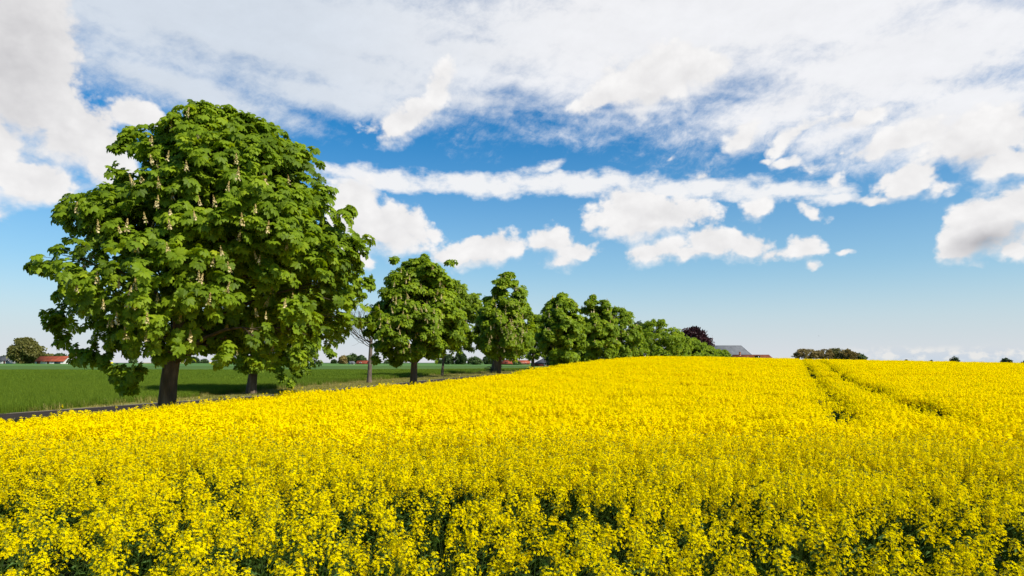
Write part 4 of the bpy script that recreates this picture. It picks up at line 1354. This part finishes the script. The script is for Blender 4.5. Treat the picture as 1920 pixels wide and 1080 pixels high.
def house(name, label, x0, x1, ytop, yeave, dist, depth, wall_m, roof_m, rz=0.0, doors=(), windows=(), hip=0.0, chimney=None, trim=False, roof_window=None, base_h=None, group=None, cat="barn", wing=None):
    """gabled building; ridge along its own x axis, x0..x1 in pixels at its distance"""
    L = (x1 - x0) / F * dist / max(.35, math.cos(rz))
    cx, cy = px((x0 + x1) / 2, dist), dist
    bz = float(gz(cx, cy))
    H = zpx(ytop, dist) - bz
    E = zpx(yeave, dist) - bz
    root = tag(empty(name, (cx, cy + depth / 2, bz), rz), label, cat, group)
    hl, hd = L / 2, depth / 2
    ov = .35
    w = MB()
    g = hip
    v = [[-hl, -hd, -.4], [hl, -hd, -.4], [hl, hd, -.4], [-hl, hd, -.4], [-hl, -hd, E], [hl, -hd, E], [hl, hd, E], [-hl, hd, E]]
    f4 = [[0, 1, 5, 4], [1, 2, 6, 5], [2, 3, 7, 6], [3, 0, 4, 7]]
    w.add(v, f4)
    if not hip:
        w.add([[-hl, -hd, E], [-hl, hd, E], [-hl, 0, H - .12], [hl, -hd, E], [hl, hd, E], [hl, 0, H - .12]], [[0, 2, 1], [3, 4, 5]])
    w.build("wall", wall_m, root)
    rf = MB()
    sl = (H - E) / hd
    ex = ov
    th = .16
    for s in (-1, 1):
        ye, ze = s * (hd + ex), E - ex * sl
        a = [[-hl - ov, ye, ze], [hl + ov, ye, ze], [hl + ov - g, 0, H], [-hl - ov + g, 0, H]]
        b2 = [[p[0], p[1], p[2] - th] for p in a]
        rf.add(a + b2, [[0, 1, 2, 3], [7, 6, 5, 4], [0, 4, 5, 1], [1, 5, 6, 2], [3, 7, 4, 0]] if s < 0 else [[3, 2, 1, 0], [4, 5, 6, 7], [1, 5, 4, 0], [2, 6, 5, 1], [0, 4, 7, 3]])
    if hip:
        ze = E - ex * sl
        for s in (-1, 1):
            rf.add([[s * (hl + ov), -hd - ex, ze], [s * (hl + ov), hd + ex, ze], [s * (hl + ov - g), 0, H]], [[0, 1, 2]])
    roof = rf.build("roof", roof_m, root)
    rd = MB()
    rd.box((-hl - ov + g, -.14, H - .05), (hl + ov - g, .14, H + .10))
    rd.build("ridge", roof_m, roof)
    if trim:
        tm = MB()
        for s in (-1, 1):
            for q in (-1, 1):
                p0 = np.array([s * (hl + ov + .05), q * (hd + ex), E - ex * sl + .05])
                p1 = np.array([s * (hl + ov + .05 - g), 0, H + .06])
                tm.tube([p0, p1], .16, 4)
        tm.build("verge_board", M['white_paint'], roof)
    if chimney:
        c = MB()
        cxp = (chimney[0] - (x0 + x1) / 2) / F * dist
        top = zpx(chimney[1], dist) - bz
        c.box((cxp - .32, -.32, H - 1.0), (cxp + .32, .32, top - .12))
        c.box((cxp - .40, -.40, top - .12), (cxp + .40, .40, top))
        c.box((cxp - .42, -.42, H - .35), (cxp + .42, .42, H - .18), 1)
        c.build("chimney", [M['brick'], M['white_paint']], roof)
    if roof_window:
        c = MB()
        xa = (roof_window[0] - (x0 + x1) / 2) / F * dist
        xb = (roof_window[1] - (x0 + x1) / 2) / F * dist
        zt_, zb_ = H - .55, E + .25
        yb = -hd + (zb_ - E) / sl
        c.box((xa, yb - .5, zb_ - .1), (xb, yb + 1.6, zt_))
        c.box((xa - .25, yb - .75, zt_), (xb + .25, yb + 1.9, zt_ + .16), 1)
        c.build("dormer", [M['pane'], M['dark_roof']], roof)
    for (pxx, wd, ht, mt) in doors:
        d = MB()
        xx = (pxx - (x0 + x1) / 2) / F * dist
        d.box((xx - wd / 2, -hd - .06, -.2), (xx + wd / 2, -hd + .02, ht))
        dd = d.build("door", mt, root)
        h_ = MB()
        h_.box((xx + wd * .3, -hd - .12, ht * .45), (xx + wd * .36, -hd - .06, ht * .52))
        h_.build("handle", M['dark_roof'], dd)
    for (pxx, zz, wd, ht) in windows:
        xx = (pxx - (x0 + x1) / 2) / F * dist
        wf = MB()
        for (a, b2, c, d) in ((-wd / 2, wd / 2, -ht / 2, -ht / 2 + .1), (-wd / 2, wd / 2, ht / 2 - .1, ht / 2), (-wd / 2, -wd / 2 + .1, -ht / 2 + .1, ht / 2 - .1), (wd / 2 - .1, wd / 2, -ht / 2 + .1, ht / 2 - .1)):
            wf.box((xx + a, -hd - .08, zz + c), (xx + b2, -hd + .02, zz + d))
        fo = wf.build("window", M['white_paint'], root)
        pn = MB()
        pn.box((xx - wd / 2 + .1, -hd - .04, zz - ht / 2 + .1), (xx + wd / 2 - .1, -hd + .02, zz + ht / 2 - .1))
        pn.build("pane", M['pane'], fo)
    return root


house("barn", "long low white barn with a rusty red tiled roof on the far left horizon", 64, 125, 667.8, 676.8, 480, 9, M['white_wall'], M['red_tile'], rz=-.18,
      doors=((71, 3.0, 1.9, M['door']), (92, 1.8, 1.9, M['door']), (112, 5.0, 1.7, M['dark_roof'])), windows=((81, 1.2, 1.2, .9), (87, 1.2, 1.2, .9), (101, 1.2, 1.2, .9)))
house("house", "white cottage with a dark grey roof cut off by the left picture edge", -8, 14, 668, 675.5, 500, 8, M['white_wall'], M['dark_roof'], chimney=(6, 666),
      doors=((8, 1.2, 2.0, M['door']),), windows=((2, 1.6, 1.3, 1.2), (12, 1.6, 1.3, 1.2)), cat="house")
house("house", "low house with a bright orange-red roof beside the far tree clump", 668, 702, 676.3, 681.0, 450, 8, M['brick'], M['red_tile'], doors=((690, 1.2, 1.7, M['door']),), windows=((676, .9, 1.2, .9), (697, .9, 1.2, .9)), cat="house")
house("shed", "tiny white gabled shed left of the orange-red roof", 654, 661, 677.5, 680.5, 440, 5, M['white_wall'], M['slate'], rz=.5, doors=((657, 1.2, 1.5, M['dark_roof']),), cat="shed")
house("farmhouse", "small white farmhouse far off just right of the thick trunk", 908, 921, 680, 682.5, 470, 7, M['white_wall'], M['slate'], doors=((914, 1.1, 1.4, M['door']),), windows=((911, .8, 1.1, .8), (918, .8, 1.1, .8)), cat="house")
house("barn", "red barn with a red roof, nearest the third tree's trunk", 944, 966, 674.8, 681.2, 405, 10, M['red_board'], M['red_tile'], rz=-.35, doors=((955, 2.0, 1.6, M['door']),))
house("barn", "lower brick wing with a red roof right of the red barn", 964, 993, 675.6, 680.6, 415, 9, M['brick'], M['red_tile'], doors=((972, 2.0, 1.5, M['door']),), windows=((985, .8, 1.2, .8), (980, .8, 1.2, .8)))
house("barn", "dark red boarded barn with a hipped dark grey roof between trunks", 1003, 1050, 671, 680.3, 330, 11, M['red_board'], M['dark_roof'], hip=5.0,
      doors=((1012, 3.0, 1.2, M['door']), (1036, 3.0, 1.2, M['door'])), windows=((1022, .8, 1.1, .8),))
house("barn", "big grey-roofed barn with white verge boards on the crest right of the trees", 1315, 1412, 647.5, 667.5, 350, 14, M['white_wall'], M['slate'], trim=True, hip=4.0, windows=((1400, 1.2, 1.4, 1.2),), doors=((1360, 3, 2.5, M['door']),))
house("house", "low brown-red tiled roof with a chimney and dark dormer on the crest", 1374, 1453, 665.2, 675.5, 320, 8, M['white_wall'], M['brown_tile'], hip=1.6, chimney=(1392.5, 659.8), roof_window=(1418, 1425),
      windows=((1440, 1.0, 1.2, 1.0),), doors=((1400, 1.1, 1.8, M['door']),), cat="house", trim=False)

fp = tag(empty("flagpole", (px(1336, 300), 300, float(gz(px(1336, 300), 300)))), "thin pale flagpole standing left of the grey barn roof", "flagpole")
b = MB()
ht = zpx(629, 300) - float(gz(px(1336, 300), 300))
b.tube([[0, 0, -.3], [0, 0, ht]], [.10, .055], 8)
b.build("pole", M['white_paint'], fp)
b = MB()
th = np.linspace(0, math.pi, 6)
b.tube(np.column_stack([0 * th, 0 * th, ht + .18 - .2 * np.cos(th)]), .02 + .13 * np.sin(th), 8)
b.build("finial", M['white_paint'], fp)


def bird(x, y, dist, span, label, bank):
    b = MB()
    t = np.linspace(0, 1, 8)
    b.tube(np.column_stack([(t - .5) * .55 * span, 0 * t, .02 * span * np.sin(t * 3.14)]), .075 * span * np.sin(np.clip(t, .08, .97) * math.pi) ** .7 + .004, 8)
    for s in (-1, 1):
        w = np.array([[.12, 0, .02], [.05, s * .25, .10], [-.08, s * .5, .02], [-.12, s * .28, .07], [-.10, 0, .02]]) * span
        b.add(np.vstack([w, w - [0, 0, .012 * span]]), [[0, 1, 3, 4], [9, 8, 6, 5]])
        b.add(np.vstack([w, w - [0, 0, .012 * span]]), [[1, 2, 3], [8, 7, 6]])
    tl = np.array([[-.24, -.02, .0], [-.40, -.09, .0], [-.38, 0, .0], [-.40, .09, .0], [-.24, .02, .0]]) * span
    b.add(tl, [[0, 1, 2], [0, 2, 4], [4, 2, 3]])
    o = b.build("bird", M['bird'])
    o.location = (px(x, dist), dist, zpx(y, dist))
    o.rotation_euler = (bank, 0, .9)
    tag(o, label, "bird", "birds in the distance")


bird(1535.5, 630, 120, .34, "tiny dark bird flying above the windswept trees", .3)
bird(1713, 668, 130, .34, "tiny dark bird low over the crop right of the windswept trees", -.3)
